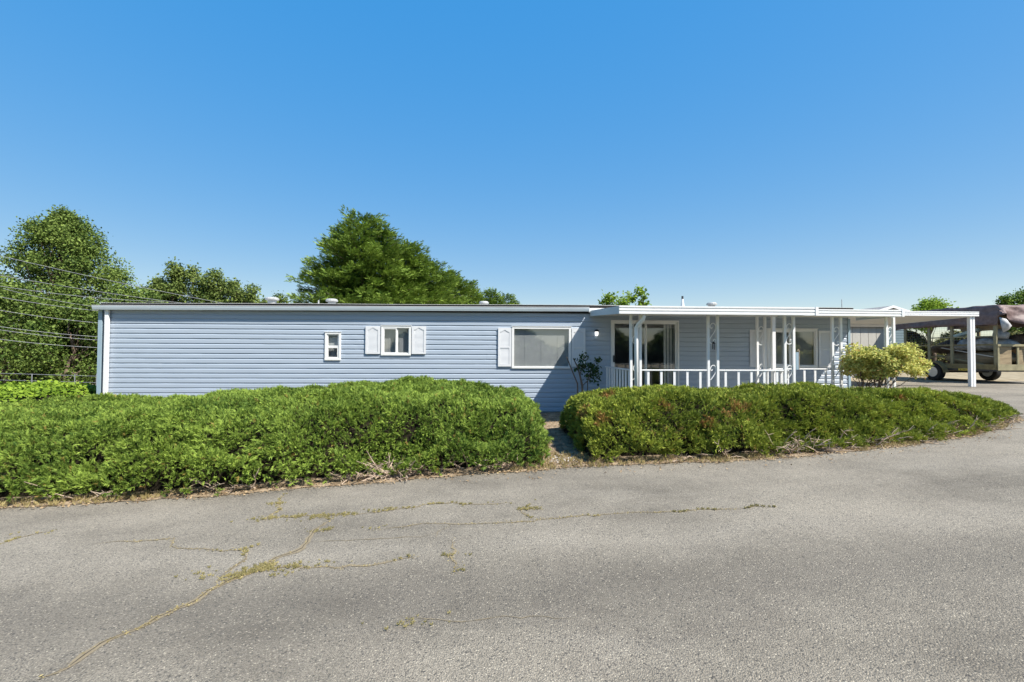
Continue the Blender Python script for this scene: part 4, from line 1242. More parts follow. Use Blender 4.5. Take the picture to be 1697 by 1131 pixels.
def hedge(name, label, cat, x0, x1, F_, B_, Hf, mat_, dens, spk, seed, wf=1.25, wb=.9, wx0=.7, wx1=.7, deadspots=(), scale=1.0, bare=(), bumps=1.0, bl=None):
    rs = np.random.default_rng(seed)
    st = .05
    X = np.arange(x0, x1, st); ymin = min(F_(x) for x in X) - .1; ymax = max(B_(x) for x in X) + .1
    Y = np.arange(ymin, ymax, st)
    GX, GY = np.meshgrid(X, Y)
    Fv = np.array([F_(x) for x in X]); Bv = np.array([B_(x) for x in X])
    Fs = np.convolve(np.pad(Fv, 8, 'edge'), np.ones(17) / 17, 'valid')
    sl = np.gradient(Fs, X); cs = 1 / np.sqrt(1 + sl ** 2)
    P0 = np.stack([GX.ravel(), GY.ravel(), np.zeros(GX.size)], 1)
    wob = (noise3(P0, 1.1, seed) * .16 + noise3(P0, 2.6, seed + 1) * .10).reshape(GX.shape)
    dF = (GY - Fs[None]) * cs[None] / wf + wob * .5 / wf * bumps
    dB = (Bv[None] - GY) / wb + wob * .3
    dL = (GX - x0) / wx0 + wob * .3; dR = (x1 - GX) / wx1 + wob * .3
    def rd(t, p): t = np.clip(t, 0, 1); return (1 - (1 - t) ** p) ** (1 / p)
    prof = rd(dF, 2.3) * rd(dB, 2.2) * rd(dL, 2.8) * rd(dR, 2.8)
    base = np.array([[Hf(x) for x in X]])
    ht = base if Hf(X[0]) is not None else 1
    H = prof * ht * (1 + (noise3(P0, .9, seed + 5) * .07 + noise3(P0, 2.3, seed + 6) * .07 + noise3(P0, 5.2, seed + 7) * .05).reshape(GX.shape) * bumps)
    for (bx, by, br, bd) in bare:                     # hollows where the bare wood shows
        H *= 1 - bd * np.exp(-(((GX - bx) / br) ** 2 + ((GY - by) / (br * .5)) ** 2))
    G = zg(GX)
    t = root(name, ((x0 + x1) / 2, float(np.mean(Fv)) + 1, float(zg((x0 + x1) / 2))), label, cat)
    # inner body, near-black to stand for the shade between sprays
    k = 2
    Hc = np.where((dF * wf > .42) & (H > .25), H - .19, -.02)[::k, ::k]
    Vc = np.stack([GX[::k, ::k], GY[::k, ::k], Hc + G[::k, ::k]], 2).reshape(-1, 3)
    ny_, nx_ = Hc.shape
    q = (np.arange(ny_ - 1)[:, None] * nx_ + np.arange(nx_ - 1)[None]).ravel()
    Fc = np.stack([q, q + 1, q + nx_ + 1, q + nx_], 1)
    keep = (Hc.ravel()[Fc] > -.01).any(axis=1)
    o = np_mesh('shade_core', Vc, Fc[keep], 'core', t, smooth=True)
    # sprays
    pos, nrm = sample_surface(H, X, Y, dens, rs)
    keep = np.ones(len(pos), bool)
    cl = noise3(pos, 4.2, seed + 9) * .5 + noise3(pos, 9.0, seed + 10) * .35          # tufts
    steep = 1 - nrm[:, 2]
    pos = pos + nrm * (cl * .105 * (1 + .9 * steep) - .015)[:, None] * scale
    pos[:, 2] += zg(pos[:, 0])
    pos[:, 2] = np.maximum(pos[:, 2], zg(pos[:, 0]) + .02)
    # thin where tufts fall back so that the dark body shows
    keep = rs.uniform(0, 1, len(pos)) < np.clip(1.1 + cl * 2.0 - .3 * steep, .26, 1)
    # sprays near the ground thin out
    hh = pos[:, 2] - zg(pos[:, 0])
    keep &= rs.uniform(0, 1, len(pos)) < np.clip(.8 + hh / .3 + 1.0 * noise3(pos, 2.0, seed + 13), .2, 1)
    keep &= (hh > .55 * H.max()) | (pos[:, 1] < 9.6) | (rs.uniform(0, 1, len(pos)) < .5)
    keep &= (pos[:, 0] > -1.0 * pos[:, 1] - 1.5)
    pos, nrm, cl, hh = pos[keep], nrm[keep], cl[keep], hh[keep]
    n = len(pos)
    drift = np.stack([noise3(pos, 1.4, seed + 20), noise3(pos, 1.4, seed + 21), noise3(pos, 1.4, seed + 22) * .4], 1) * .6
    d = fill_spikes(pos, nrm, 1, rs, **spk) + drift; d = unit(d)
    V_, F_l, T_, D_ = [], [], [], []
    protos = [tri_spray(8, .074, .046, .0054, .70, s, .9) for s in range(6)]
    which = rs.integers(0, 6, n); off = 0
    dead = np.zeros(n)
    for (dpx, dpy, dr_) in deadspots:
        d_ = ray(dpx, dpy); t_ = 4.0
        while t_ < 14:
            qx, qy, qz = d_.x * t_, d_.y * t_, CAMZ + d_.z * t_
            i_, j_ = int((qx - X[0]) / st), int((qy - Y[0]) / st)
            if 0 <= i_ < len(X) and 0 <= j_ < len(Y) and qz - float(zg(qx)) < H[j_, i_]: break
            t_ += .02
        r2 = ((pos[:, 0] - qx) / dr_) ** 2 + ((pos[:, 1] - qy) / (dr_ * 1.2)) ** 2 + ((pos[:, 2] - qz) / (dr_ * .8)) ** 2
        dead = np.maximum(dead, (r2 + rs.normal(0, .45, n) < .75) * rs.uniform(.35, .95, n))
    dead = np.maximum(dead, (rs.uniform(0, 1, n) < .018) * .5)
    tint = np.clip(.5 + .35 * cl + rs.normal(0, .2, n), 0, 1)  # sunken tufts tinted darker, imitating the shade between them
    for w in range(6):
        s = which == w
        nn = unit(nrm[s] + rs.normal(0, .55, (s.sum(), 3)))
        Rm_ = frames(d[s], nn)
        V, F = scatter(protos[w][0], protos[w][1], pos[s], Rm_, rs.uniform(.75, 1.35, s.sum()) * scale)
        V_.append(V); F_l.append(F + off); off += len(V)
        T_.append(np.repeat(tint[s], len(protos[w][0]))); D_.append(np.repeat(dead[s], len(protos[w][0])))
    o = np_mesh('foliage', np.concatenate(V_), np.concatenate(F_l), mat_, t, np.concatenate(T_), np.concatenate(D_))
    o['kind'] = 'stuff'
    return t, n

# left juniper ------------------------------------------------------
def top_from(pxs, Yb):
    P_ = [onY(px_, py_, Yb) for px_, py_ in pxs]
    xs_ = [p.x for p in P_]; hs_ = [p.z - float(zg(p.x)) - .115 for p in P_]
    return lambda x: float(np.interp(x, xs_, hs_))
HL = top_from([(-60, 690), (0, 681), (60, 668), (120, 659), (165, 655), (250, 657), (330, 654), (380, 648), (430, 640), (520, 637), (600, 631), (700, 627), (760, 629), (820, 637), (860, 640), (890, 645)], 9.9)
lf = lambda x: front_edge(x) + .07
def lb(x): return float(np.interp(x, [-14, -11, -9.7, 0, 1], [8.0, 8.6, 10.6, 10.9, 10.9]))
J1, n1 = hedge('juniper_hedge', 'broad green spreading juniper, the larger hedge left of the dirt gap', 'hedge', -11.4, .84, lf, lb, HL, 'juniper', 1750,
               dict(up=.35, out=.7, side=.9, bias=(.1, -.15, 0)), 101, wf=1.5, wb=.9, wx1=.5,
               bare=[(x_, front_edge(x_) + .32, r_, d_) for x_, r_, d_ in ((-1.42, .55, .9), (-1.0, .3, .7), (-5.0, .35, .6), (-.1, .4, .6), (-3.3, .25, .5))])
# right juniper -----------------------------------------------------
HR = top_from([(925, 657), (960, 646), (1000, 639), (1060, 637), (1140, 643), (1200, 637), (1250, 632), (1320, 635), (1400, 643), (1450, 640), (1500, 645), (1550, 643), (1620, 646), (1655, 654), (1685, 668)], 8.9)
def HR2(x):
    h = HR(x)
    return h * float(np.interp(x, [7.2, 9, 10.4, 11], [1, 1, .92, .8]))
rf = lambda x: front_edge(x) + .09
def rb(x): return float(np.interp(x, [0, 8, 9.2, 10.0, 10.6, 11.1], [9.45, 9.45, 9.42, 9.4, 9.3, 9.1]))
spots = [(1007, 661, .15), (973, 688, .17), (1000, 699, .13), (975, 700, .10), (1103, 674, .10), (1240, 641, .17), (1222, 676, .16), (1206, 690, .12), (1172, 702, .13), (1495, 663, .07), (1060, 652, .06), (1390, 648, .06)]
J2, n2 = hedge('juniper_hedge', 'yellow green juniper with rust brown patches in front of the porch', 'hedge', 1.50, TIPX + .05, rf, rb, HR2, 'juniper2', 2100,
               dict(up=.3, out=.7, side=.9, bias=(0, -.15, 0)), 202, wf=1.15, wb=.6, wx0=.42, wx1=.8, deadspots=spots,
               bare=[(x_, front_edge(x_) + .28, r_, d_) for x_, r_, d_ in ((4.5, .5, .85), (5.0, .5, .9), (5.7, .45, .75), (6.6, .5, .8), (7.6, .5, .75), (8.6, .5, .7), (9.6, .4, .6), (3.2, .3, .45))])
print('sprays', n1, n2)

# bare wood at the foot of the hedges
def bare_wood(c, n, parent, sx_=.5, sy_=.25, h=.32, seed=1, nm='bare_branch'):
    r = random.Random(seed)
    for i in range(n):
        x = c[0] + r.uniform(-sx_, sx_); y = c[1] + r.uniform(-sy_, sy_) ; z0_ = float(zg(x)) + .01
        a = r.uniform(-.9, .9) - math.pi / 2 if r.random() < .6 else r.uniform(0, 6.28); L = r.uniform(.15, .5)
        pts = [Vector((x, y + .1, z0_))]; dz_ = r.uniform(.15, .9)
        dr = Vector((math.cos(a), math.sin(a) * .6, dz_)).normalized()
        for k in range(5):
            dr = (dr + Vector((r.uniform(-.35, .35), r.uniform(-.3, .3), r.uniform(-.3, .15)))).normalized(); q = pts[-1] + dr * L / 5
            q.z = max(q.z, z0_ + .005); pts.append(q)
        m = MB().tube(pts, [.011, .010, .008, .007, .005, .003], 5)
        for k in (2, 3, 4):
            e = pts[k] + Vector((r.uniform(-.1, .1), r.uniform(-.1, .02), r.uniform(-.03, .09)))
            m.tube([pts[k], e], [.005, .002], 4)
        m.build(nm, 'twig', parent)
for i, (x_, n_, sx_) in enumerate([(-1.42, 70, .42), (-.95, 16, .3), (-.1, 22, .45), (-5.0, 14, .4), (-3.3, 10, .3)]):
    bare_wood((x_, front_edge(x_) + .20), n_, J1, sx_, .13, seed=40 + i)
for i, (x_, n_, sx_) in enumerate([(4.6, 46, .5), (5.1, 34, .4), (5.8, 22, .4), (6.6, 26, .45), (7.6, 26, .5), (8.6, 22, .5), (9.6, 14, .5), (3.2, 8, .3)]):
    bare_wood((x_, front_edge(x_) + .20), n_, J2, sx_, .13, seed=80 + i)

# litter and dry grass along the bed edge and in the gap
rs = np.random.default_rng(5)
def strip_points(n, x0, x1, y0off, y1off):
    x = rs.uniform(x0, x1, n); y = np.array([front_edge(v) for v in x]) + rs.uniform(y0off, y1off, n)
    return np.stack([x, y, zg(x) + .012], 1)
lp1 = strip_points(5200, -9, TIPX - .1, -.10, .34)
gap = np.stack([rs.uniform(.55, 2.0, 3600), rs.uniform(6.35, 11.9, 3600), np.zeros(3600)], 1); gap[:, 2] = zg(gap[:, 0]) + .014
lp2 = strip_points(900, -.5, 9.0, -.45, .0)
lp2 = lp2[rs.uniform(0, 1, 900) < .35]
L_ = np.concatenate([lp1, gap, lp2]); n = len(L_)
LV = np.array([(-.5, 0, 0), (0, .3, .12), (.5, 0, .02), (0, -.3, .10)]); LF = np.array([[0, 1, 2, 3]])
ax = unit(np.stack([rs.normal(0, 1, n), rs.normal(0, 1, n), rs.normal(0, .25, n)], 1))
V, F = scatter(LV, LF, L_ + np.array([0, 0, .008]), frames(ax, unit(np.stack([rs.normal(0, .5, n), rs.normal(0, .5, n), np.ones(n)], 1))), rs.uniform(.012, .045, n))
tag(np_mesh('leaf_litter', V, F, 'litter', None, np.repeat(rs.uniform(0, 1, n), 4), np.zeros(len(V))), 'dry fallen leaves and bark bits along the road edge', 'leaf litter', kind='stuff')
# dry grass
def blades(n, h, w, seed):
    r = random.Random(seed); V = []; F = []
    for i in range(n):
        a = r.uniform(0, 6.28); t_ = r.uniform(.1, .6)
        V += kite((r.uniform(-.02, .02), r.uniform(-.02, .02), 0), (math.cos(a) * t_, math.sin(a) * t_, 1), h * r.uniform(.5, 1), w, (math.sin(a), -math.cos(a), .2)); F.append([4 * i + j for j in range(4)])
    return np.array(V), np.array(F)
GV, GF = blades(9, .07, .0032, 3)
gp_ = strip_points(2600, -9, TIPX - .1, -.03, .30)
gn = noise3(gp_, .8, 55); gp_ = gp_[gn > -.05]
g2 = np.stack([rs.uniform(.3, 1.7, 420), rs.uniform(6.3, 7.3, 420), np.zeros(420)], 1); g2[:, 2] = zg(g2[:, 0]) + .01
gp_ = np.concatenate([gp_, g2]); n = len(gp_)
ax = unit(np.stack([rs.normal(0, 1, n), rs.normal(0, 1, n), np.zeros(n)], 1))
V, F = scatter(GV, GF, gp_, frames(ax, np.tile([0, 0, 1.], (n, 1))), rs.uniform(.4, 1.3, n))
tag(np_mesh('dry_grass', V, F, 'drygrass', None, np.repeat(rs.uniform(0, 1, n), len(GV)), np.zeros(len(V))), 'sparse dry grass tufts between the junipers and the road', 'grass', kind='stuff')
# pale pebbles in the gap
pv = MB(); r = random.Random(9)
for i in range(170):
    x = r.gauss(1.05, .25); y = r.gauss(6.95, .16); s_ = r.uniform(.006, .022)
    if y < front_edge(x) + .02: continue
    z0_ = float(zg(x)) + .006 + s_ * .3
    ring = [(x + s_ * math.cos(a) * r.uniform(.8, 1.2), y + s_ * math.sin(a) * r.uniform(.8, 1.2), z0_) for a in (0, 1.26, 2.5, 3.8, 5.0)]
    pv.add(ring + [(x, y, z0_ + s_ * .6)], [(k, (k + 1) % 5, 5) for k in range(5)])
tag(pv.build('pebbles', 'pebble', None, (1, 7, 0)), 'pale crushed stones in the dirt gap between the two junipers', 'gravel', kind='stuff')

# ivy mass left --------------------------------------------------------
def leafy_mound(name, label, cat, x0, x1, y0, y1, Hf, m, dens, size, seed, kind=None, core='core'):
    rs_ = np.random.default_rng(seed); st = .1
    X = np.arange(x0, x1, st); Y = np.arange(y0, y1, st); GX, GY = np.meshgrid(X, Y)
    P0 = np.stack([GX.ravel(), GY.ravel(), np.zeros(GX.size)], 1)
    def rd(t): t = np.clip(t, 0, 1); return (1 - (1 - t) ** 2.4) ** (1 / 2.4)
    H = rd((GY - y0) / .8) * rd((y1 - GY) / .8) * rd((GX - x0) / .6) * rd((x1 - GX) / .5) * np.array([[Hf(x) for x in X]])
    H *= 1 + (noise3(P0, .8, seed) * .10 + noise3(P0, 2.3, seed + 1) * .08).reshape(GX.shape)
    t = root(name, ((x0 + x1) / 2, (y0 + y1) / 2, float(zg((x0 + x1) / 2))), label, cat)
    ny_, nx_ = H.shape
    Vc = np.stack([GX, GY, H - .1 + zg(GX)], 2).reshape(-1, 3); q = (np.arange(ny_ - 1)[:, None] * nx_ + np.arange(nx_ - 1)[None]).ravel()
    np_mesh('shade_core', Vc, np.stack([q, q + 1, q + nx_ + 1, q + nx_], 1), core, t, smooth=True)
    pos, nrm = sample_surface(H, X, Y, dens, rs_)
    cl = noise3(pos, 3.0, seed + 3)
    pos = pos + nrm * (cl * .09 + rs_.normal(0, .03, len(pos)))[:, None]; pos[:, 2] += zg(pos[:, 0])
    n_ = len(pos)
    LV_ = np.array([(0, 0, 0), (.45, .42, .06), (1, 0, -.08), (.45, -.42, .06)]); LF_ = np.array([[0, 1, 2, 3]])
    ax_ = unit(rs_.normal(0, 1, (n_, 3)) * np.array([1, 1, .5]) + np.array([0, -.4, -.1]))
    nn = unit(nrm + rs_.normal(0, .45, (n_, 3)) + np.array([0, -.2, .3]))
    V, F = scatter(LV_, LF_, pos, frames(ax_, nn), rs_.uniform(.7, 1.3, n_) * size)
    o = np_mesh('foliage', V, F, m, t, np.repeat(np.clip(.5 + .3 * cl + rs_.normal(0, .22, n_), 0, 1), 4), np.zeros(len(V))); o['kind'] = 'stuff'
    return t
HI = top_from([(-200, 633), (-50, 633), (20, 635), (60, 637), (110, 634), (160, 632)], 13.0)
leafy_mound('ivy_hedge', 'bright lime green ivy bank between the left juniper and the trees', 'ivy', -20, HX0 - .35, 10.0, 14.0, HI, 'ivy', 420, .085, 303)

# ---------------------------------------------------------------- trees
LEAFQ = np.array([(0, 0, 0), (.5, .33, .05), (1, 0, -.05), (.5, -.33, .05)]); LEAFF = np.array([[0, 1, 2, 3]])

def limb_path(a, b, r, sag=.0, n=6):
    a, b = Vector(a), Vector(b); pts = []
    for i in range(n + 1):
        t = i / n; p = a.lerp(b, t); j = (b - a).length * .05
        if 0 < i < n: p += Vector((r.uniform(-j, j), r.uniform(-j, j), r.uniform(-j, j)))
        p.z += sag * math.sin(math.pi * t); pts.append(p)
    return pts

def broadleaf(name, label, cat, x, y, ztop_, prof, m, nleaf, leaf, seed, lobes=60, zb=None, gap=.0, clump=.55, depthk=.8, trunk_r=.18, group=None):
    """prof: list of (height fraction, half width m); crown is a cloud of clumps at limb ends"""
    rs_ = np.random.default_rng(seed); r = random.Random(seed)
    z0_ = float(zg(x)) if zb is None else zb
    t = root(name, (x, y, z0_), label, cat, group)
    Ht = ztop_ - z0_
    hs = [p[0] for p in prof]; ws = [p[1] for p in prof]
    trunk = MB()
    tp = [Vector((x + .15 * math.sin(k * 1.3 + seed), y + .1 * math.cos(k * 1.7), z0_ + Ht * .93 * k / 8)) for k in range(9)]
    trunk.tube(tp, [trunk_r * (1 - .1 * k) for k in range(9)], 8)
    cents = []; rad = []
    for i in range(lobes):
        h = hs[0] + (hs[-1] - hs[0]) * ((i + r.random()) / lobes) ** .8
        wdt = float(np.interp(h, hs, ws)); a = r.uniform(0, 2 * math.pi); rr_ = wdt * (r.random() ** .45) * .92
        c = Vector((x + rr_ * math.cos(a), y + rr_ * math.sin(a) * depthk, z0_ + Ht * h))
        cents.append(c); rad.append(clump * r.uniform(.6, 1.35) * (.55 + .45 * min(1, wdt / 1.5)))
        k = max(0, min(8, int(h * 8 * .85) - 1))
        if i % 2 == 0:
            trunk.tube(limb_path(tp[k], c, r, .0, 4), [trunk_r * .32, trunk_r * .22, trunk_r * .15, trunk_r * .1, .012], 5, False)
    trunk.build('trunk', 'bark', t)
    cents = np.array([tuple(c) for c in cents]); rad = np.array(rad)
    wgt = rad ** 2; wgt /= wgt.sum()
    idx = rs_.choice(len(cents), nleaf, p=wgt)
    d = unit(rs_.normal(0, 1, (nleaf, 3))); rr_ = rs_.uniform(0, 1, nleaf) ** .42 * rad[idx]
    rr_ = rr_ * (1 + .35 * noise3(d * 1.0 + idx[:, None] * 1.37, 1.6, seed))
    pos = cents[idx] + d * rr_[:, None] * np.array([1.15, 1.1, .85])
    # twigs sprout outward beyond the clumps
    k = rs_.uniform(0, 1, nleaf) < .16
    pos[k] += d[k] * (rs_.uniform(.1, .5, k.sum()) * clump)[:, None] + np.array([0, 0, .08])
    pos[:, 2] = np.maximum(pos[:, 2], zg(pos[:, 0]) + .1)
    ax_ = unit(rs_.normal(0, 1, (nleaf, 3)) + d * .6 + np.array([0, 0, -.25]))
    nn = unit(d * .5 + rs_.normal(0, .7, (nleaf, 3)) + np.array([0, 0, .55]))
    V, F = scatter(LEAFQ, LEAFF, pos, frames(ax_, nn), rs_.uniform(.55, 1.3, nleaf) * leaf)
    tint = np.clip(.45 + .3 * (rr_ / rad[idx] - .6) + rs_.normal(0, .2, nleaf) + .18 * noise3(cents[idx], .9, seed), 0, 1)  # leaves deep in a clump tinted darker, standing in for shade
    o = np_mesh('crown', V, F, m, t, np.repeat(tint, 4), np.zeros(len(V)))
    o['kind'] = 'stuff'
    return t

def conifer(label, x, y, ztop_, w, m, nspray, seed, wob=.25, pw=.8, group=None, spl=.27, name='conifer_tree', zmin=None):
    rs_ = np.random.default_rng(seed); r = random.Random(seed)
    z0_ = float(zg(x)); Ht = ztop_ - z0_
    t = root(name, (x, y, z0_), label, 'tree', group)
    tr_ = MB().tube([(x + .05 * math.sin(k), y, z0_ + Ht * .985 * k / 8) for k in range(9)], [.22 * (1 - .118 * k) for k in range(9)], 8)
    nb_ = int(40 * Ht)
    A, D, L = [], [], []
    for i in range(nb_):
        h = ((i + r.random()) / nb_) ** .9
        if h > .985: continue
        full = w * (1 - h) ** pw * (1 + wob * math.sin(h * 23 + seed) * .4) * r.uniform(.62, 1.15)
        full = max(full, .18)
        a = r.uniform(0, 2 * math.pi)
        up = .05 + .5 * h + r.uniform(-.22, .32)
        A.append((x, y, z0_ + Ht * h)); D.append((math.cos(a), math.sin(a), up)); L.append(full)
        if i % 3 == 0 and h < .9:
            b = Vector((x + math.cos(a) * full * .9, y + math.sin(a) * full * .9, z0_ + Ht * h + full * (up - .22)))
            tr_.tube([(x, y, z0_ + Ht * h), b], [.03, .008], 4, False)
    tr_.build('trunk', 'bark', t)
    A, D, L = np.array(A), np.array(D), np.array(L)
    wgt = L ** 1.35; wgt /= wgt.sum()
    idx = rs_.choice(len(A), nspray, p=wgt)
    idx = idx[(A[idx][:, 2] > 3.6) | (rs_.uniform(0, 1, nspray) < .3)]; nspray = len(idx)
    s = rs_.uniform(0, 1, nspray) ** .7
    lat = rs_.normal(0, 1, nspray) * .20 * L[idx] * (1.05 - s)
    Dn = D[idx]; side = unit(np.stack([-Dn[:, 1], Dn[:, 0], np.zeros(nspray)], 1))
    pos = A[idx] + Dn * (s * L[idx])[:, None] + side * lat[:, None]
    pos[:, 2] -= .26 * L[idx] * s ** 1.8 + rs_.uniform(-.1, .22, nspray)
    dirv = unit(Dn * np.array([1, 1, .5]) + side * (np.sign(lat) * .8)[:, None] + rs_.normal(0, .3, (nspray, 3)) + np.array([0, 0, .12]))
    protos = [tri_spray(8, spl, spl * .5, spl * .08, .8, 50 + k, .6) for k in range(4)]
    which = rs_.integers(0, 4, nspray); V_, F_l, T_ = [], [], []; off = 0
    tint = np.clip(.12 + .6 * s + .35 * noise3(pos, 1.6, seed) + rs_.normal(0, .15, nspray), 0, 1)  # painted dark near the trunk as inner shade, lighter at branch tips
    sc = rs_.uniform(.6, 1.25, nspray)
    for k in range(4):
        q = which == k
        V, F = scatter(protos[k][0], protos[k][1], pos[q], frames(dirv[q], unit(rs_.normal(0, .4, (q.sum(), 3)) + np.array([0, 0, 1.]))), sc[q])
        V_.append(V); F_l.append(F + off); off += len(V); T_.append(np.repeat(tint[q], len(protos[k][0])))
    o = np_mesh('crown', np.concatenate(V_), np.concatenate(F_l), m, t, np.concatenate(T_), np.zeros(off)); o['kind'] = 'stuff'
    return t

def at(px, py, Y): p = onY(px, py, Y); return p.x, p.z
# big alder on the left
x, z = at(106, 352, 27)
broadleaf('alder_tree', 'tall broad alder with olive green crown above the left end of the house', 'tree', x, 27, z,
          [(.05, 4.0), (.22, 4.9), (.38, 4.9), (.5, 4.3), (.6, 3.6), (.72, 2.9), (.8, 2.3), (.88, 1.5), (.94, .8), (1.0, .15)], 'alder', 66000, .135, 401, lobes=330, clump=.50)
x, z = at(-85, 395, 26)
broadleaf('alder_tree', 'darker alder cut off by the left edge of the photograph', 'tree', x, 26, z,
          [(.05, 3.2), (.3, 3.6), (.6, 2.8), (.8, 2.0), (.97, .6)], 'alder', 15000, .17, 402, lobes=90, clump=.7)
x, z = at(15, 470, 22)
broadleaf('understory_tree', 'low leafy tree below the power lines at the left edge', 'tree', x, 22, z,
          [(.05, 2.4), (.4, 3.0), (.7, 2.4), (.95, .8)], 'alder', 18000, .13, 403, lobes=60, clump=.6, trunk_r=.1)
x, z = at(118, 500, 22.5)
broadleaf('understory_tree', 'low leafy tree filling the gap beside the left house corner', 'tree', x, 22.5, z,
          [(.05, 2.4), (.4, 2.9), (.7, 2.3), (.95, .8)], 'alder', 18000, .13, 404, lobes=60, clump=.6, trunk_r=.1)
x, z = at(205, 470, 25)
broadleaf('understory_tree', 'leafy tree leaning out right of the tall alder over the roof corner', 'tree', x, 25, z,
          [(.1, 2.0), (.45, 2.6), (.75, 2.0), (.95, .8)], 'alder', 14000, .14, 405, lobes=45, clump=.6, trunk_r=.1)
# row of poplars
for i, (px_, py_, w_, n_, lab_) in enumerate([(286, 438, 1.9, 15000, 'leftmost and tallest poplar of the row above the roof'), (256, 462, 1.2, 7000, 'slim low poplar next to the tall alder'),
                                       (322, 444, 1.15, 7000, 'slim poplar second tallest in the row above the roof'),
                                       (356, 450, 1.7, 12000, 'rounded poplar in the middle of the row above the roof'), (392, 466, 1.6, 9000, 'lower poplar right of the rounded one'),
                                       (420, 474, 1.5, 8000, 'small poplar near the first roof vent'), (462, 489, 1.2, 5000, 'last low poplar just behind the first roof vent')]):
    x, z = at(px_, py_, 38)
    broadleaf('poplar_tree', lab_, 'tree', x, 38, z, [(.15, w_ * .9), (.5, w_ * 1.05), (.75, w_ * .8), (.9, w_ * .5), (.99, .25)], 'poplar', n_, .19, 420 + i, lobes=int(20 * w_) + 8, clump=.62, group='poplars above the roof')
# conifers
x, z = at(602, 357, 26)
conifer('tall dense conifer, the highest tree above the roof', x, 26, z, 5.1, 'conifer', 34000, 501, pw=.60, group='conifers behind the house')
x, z = at(570, 372, 26.6)
conifer('conifer fused to the left shoulder of the tallest one', x, 26.6, z, 3.5, 'conifer', 15000, 502, pw=.62, group='conifers behind the house')
x, z = at(636, 372, 27)
conifer('conifer shoulder just right of the tallest tip', x, 27, z, 3.8, 'conifer', 16000, 509, pw=.58, group='conifers behind the house')
x, z = at(678, 402, 28)
conifer('conifer with a pointed top right of the tallest one', x, 28, z, 3.9, 'conifer', 24000, 503, pw=.6, group='conifers behind the house')
x, z = at(712, 432, 30)
conifer('mid height conifer where the group starts to fall to the right', x, 30, z, 4.4, 'conifer', 19000, 504, pw=.6, group='conifers behind the house')
x, z = at(744, 447, 33)
conifer('narrow conifer second from the right end of the tall group', x, 33, z, 3.8, 'conifer', 18000, 505, pw=.62, group='conifers behind the house')
x, z = at(780, 466, 35)
conifer('small pointed conifer left of the third roof vent', x, 35, z, 3.2, 'conifer', 12000, 506, pw=.65, group='conifers behind the house')
x, z = at(812, 478, 37)
conifer('low pointed conifer right above the third roof vent', x, 37, z, 3.0, 'conifer', 12000, 507, pw=.62, group='conifers behind the house')
x, z = at(838, 488, 40)
conifer('smallest conifer tip, rightmost of the group', x, 40, z, 3.6, 'conifer', 10000, 508, pw=.6, group='conifers behind the house')
leafy_mound('reflected_tree_row', 'dense green tree row behind the photographer, unseen, added for the window glass to reflect', 'trees', -30, 34, -24, -20, lambda x: 3.0 + 1.3 * math.sin(x * .7), 'alder', 22, .35, 707)  # outside the view, added so the window panes reflect foliage
# rounded shrub tree tops behind the porch
x, z = at(1022, 489, 19.5)
broadleaf('laurel_tree', 'rounded leafy treetop left of the pair above the porch awning', 'tree', x, 19.5, z, [(.3, .7), (.7, .95), (.9, .75), (.99, .3)], 'ivy', 5200, .11, 601, lobes=26, clump=.30, trunk_r=.07)
x, z = at(1061, 480, 19.5)
broadleaf('laurel_tree', 'smaller upright treetop right of the pair above the porch awning', 'tree', x, 19.5, z, [(.3, .35), (.7, .5), (.9, .45), (.99, .25)], 'ivy', 2600, .11, 602, lobes=14, clump=.26, trunk_r=.05)
x, z = at(1543, 498, 27)
broadleaf('cypress_shrub', 'rounded bright green evergreen above the carport roof', 'tree', x, 27, z, [(.62, 1.25), (.75, 1.2), (.88, .8), (.98, .35)], 'ivy', 9000, .13, 603, lobes=40, clump=.42, trunk_r=.1)
x, z = at(1700, 484, 33)
broadleaf('evergreen_tree', 'dark green round treetop at the right edge above the tarpaulin', 'tree', x, 33, z, [(.3, 1.6), (.7, 1.7), (.9, 1.2), (.98, .5)], 'conifer', 12000, .15, 604, lobes=50, clump=.5, trunk_r=.12)
x, z = at(1668, 491, 33)
broadleaf('evergreen_tree', 'smaller dark treetop peeping over the tarpaulin ridge', 'tree', x, 33, z, [(.3, .9), (.7, .9), (.9, .6), (.98, .3)], 'conifer', 6000, .15, 605, lobes=26, clump=.4, trunk_r=.1)
# shrubs seen through the trailer
leafy_mound('shrub_row', 'olive shrubs seen through the cage of the trailer', 'shrubs', 21, 44, 27, 29.5, lambda x: 2.0 + .5 * math.sin(x * 1.7), 'olive', 130, .14, 606)

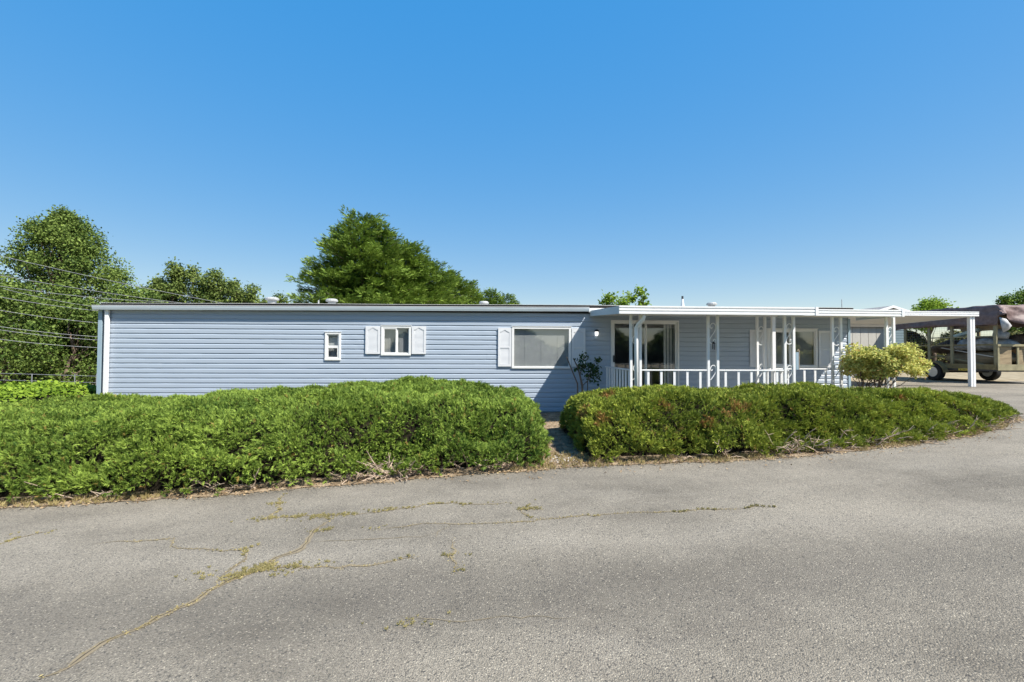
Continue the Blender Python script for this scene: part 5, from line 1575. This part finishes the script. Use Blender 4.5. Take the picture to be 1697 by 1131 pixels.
# golden shrub at the carport ------------------------------------------------
def gold_shrub():
    Yc = 10.35
    a = onY(1398, 600, Yc); b = onY(1536, 600, Yc); tz = onY(1460, 572, Yc).z; bz = onY(1460, 631, Yc).z
    cx = (a.x + b.x) / 2; hw = (b.x - a.x) / 2; base = onY(1440, 645, Yc).x
    z0_ = float(zg(base)); rs_ = np.random.default_rng(71); r = random.Random(71)
    t = root('golden_shrub', (base, Yc, z0_), 'spreading yellow green shrub on thin crooked stems at the corner of the carport', 'shrub')
    st = MB(); cents = []
    for i in range(52):
        u = r.uniform(-1, 1); v = r.uniform(-1, 1)
        lim = math.sqrt(max(0, 1 - u * u * .82)); h = r.uniform(.08, 1) ** .85
        c = Vector((cx + u * hw * .88, Yc + v * .55 * lim, bz + (tz - bz) * (.08 + .86 * h * (.55 + .45 * lim))))
        cents.append(c)
    for i in range(9):
        c = cents[i * 5]
        b0_ = Vector((base + r.uniform(-.32, .18), Yc + r.uniform(-.1, .1), z0_))
        st.tube(limb_path(b0_, c, r, -.05, 7), [.022, .02, .018, .016, .013, .01, .008, .005], 6, False)
    for i in range(0, 52, 2):
        q = cents[i]; s_ = Vector((base + (q.x - base) * .45, Yc, z0_ + (q.z - z0_) * .5))
        st.tube(limb_path(s_, q, r, -.03, 5), [.012, .010, .009, .007, .005, .004], 5, False)
    st.build('stems', 'bark', t)
    C_ = np.array([tuple(c) for c in cents]); n_ = 15000
    idx = rs_.integers(0, len(C_), n_); d = unit(rs_.normal(0, 1, (n_, 3)))
    pos = C_[idx] + d * (rs_.uniform(0, 1, n_) ** .45 * .17)[:, None] * np.array([1.25, 1.1, .75])
    ax_ = unit(rs_.normal(0, .8, (n_, 3)) + d * .7 + np.array([0, 0, -.1])); nn = unit(rs_.normal(0, .5, (n_, 3)) + np.array([0, 0, 1.]))
    V, F = scatter(LEAFQ, LEAFF, pos, frames(ax_, nn), rs_.uniform(.7, 1.3, n_) * .058)
    tint = np.clip(.55 + rs_.normal(0, .25, n_) + .25 * noise3(C_[idx], 2.2, 5), 0, 1)
    dead = (rs_.uniform(0, 1, n_) < .10) * rs_.uniform(.2, .8, n_)
    o = np_mesh('foliage', V, F, 'gold', t, np.repeat(tint, 4), np.repeat(dead, 4)); o['kind'] = 'stuff'
gold_shrub()

# sparse dark shrub in the porch shadow ---------------------------------------
def sparse_shrub():
    Y = 11.2; r = random.Random(5); rs_ = np.random.default_rng(6)
    def q(px, py, dy=0): return onY(px, py, Y + dy)
    bx = q(966, 655).x; z0_ = float(zg(bx))
    t = root('sparse_shrub', (bx, Y, z0_), 'small sparse shrub with dark leaves and cut stems in the porch shadow', 'shrub')
    st = MB(); foot = Vector((bx, Y, z0_))
    st.tube([foot, q(965, 640), q(961, 622), q(957, 608), q(950, 594)], [.03, .028, .022, .018, .012], 7)
    st.tube([q(961, 622), q(966, 606), q(967, 590)], [.018, .012, .006], 6)
    st.tube([foot + Vector((-.12, 0, 0)), q(957, 636), q(947, 612), q(939, 592)], [.02, .018, .015, .013], 6)
    st.tube([foot + Vector((.1, 0, 0)), q(974, 632), q(980, 612), q(988, 598)], [.014, .012, .008, .004], 6)
    st.tube([q(965, 640), q(977, 628), q(984, 622)], [.012, .008, .005], 6)
    st.build('stems', 'bark', t)
    spots_ = [(967, 588, .05), (964, 596, .08), (970, 600, .08), (960, 604, .06), (974, 604, .05), (984, 607, .10), (980, 616, .11), (986, 620, .10), (978, 624, .09), (990, 624, .05), (990, 596, .05), (994, 594, .04), (955, 612, .04), (986, 612, .08), (965, 610, .06)]
    P_ = []
    for (px_, py_, rr_) in spots_:
        c = q(px_, py_); k = int(140 * rr_ / .1 * .28)
        for _ in range(k): P_.append((c.x + r.gauss(0, rr_ * .8), c.y + r.gauss(0, rr_), c.z + r.gauss(0, rr_ * .8)))
    P_ = np.array(P_); n_ = len(P_)
    ax_ = unit(rs_.normal(0, .6, (n_, 3)) + np.array([0, 0, -.7])); nn = unit(rs_.normal(0, .8, (n_, 3)) + np.array([0, -.5, .3]))
    V, F = scatter(LEAFQ, LEAFF, P_, frames(ax_, nn), rs_.uniform(.7, 1.3, n_) * .075)
    o = np_mesh('foliage', V, F, 'darkleaf', t, np.repeat(rs_.uniform(0, 1, n_), 4), np.zeros(len(V))); o['kind'] = 'stuff'
sparse_shrub()
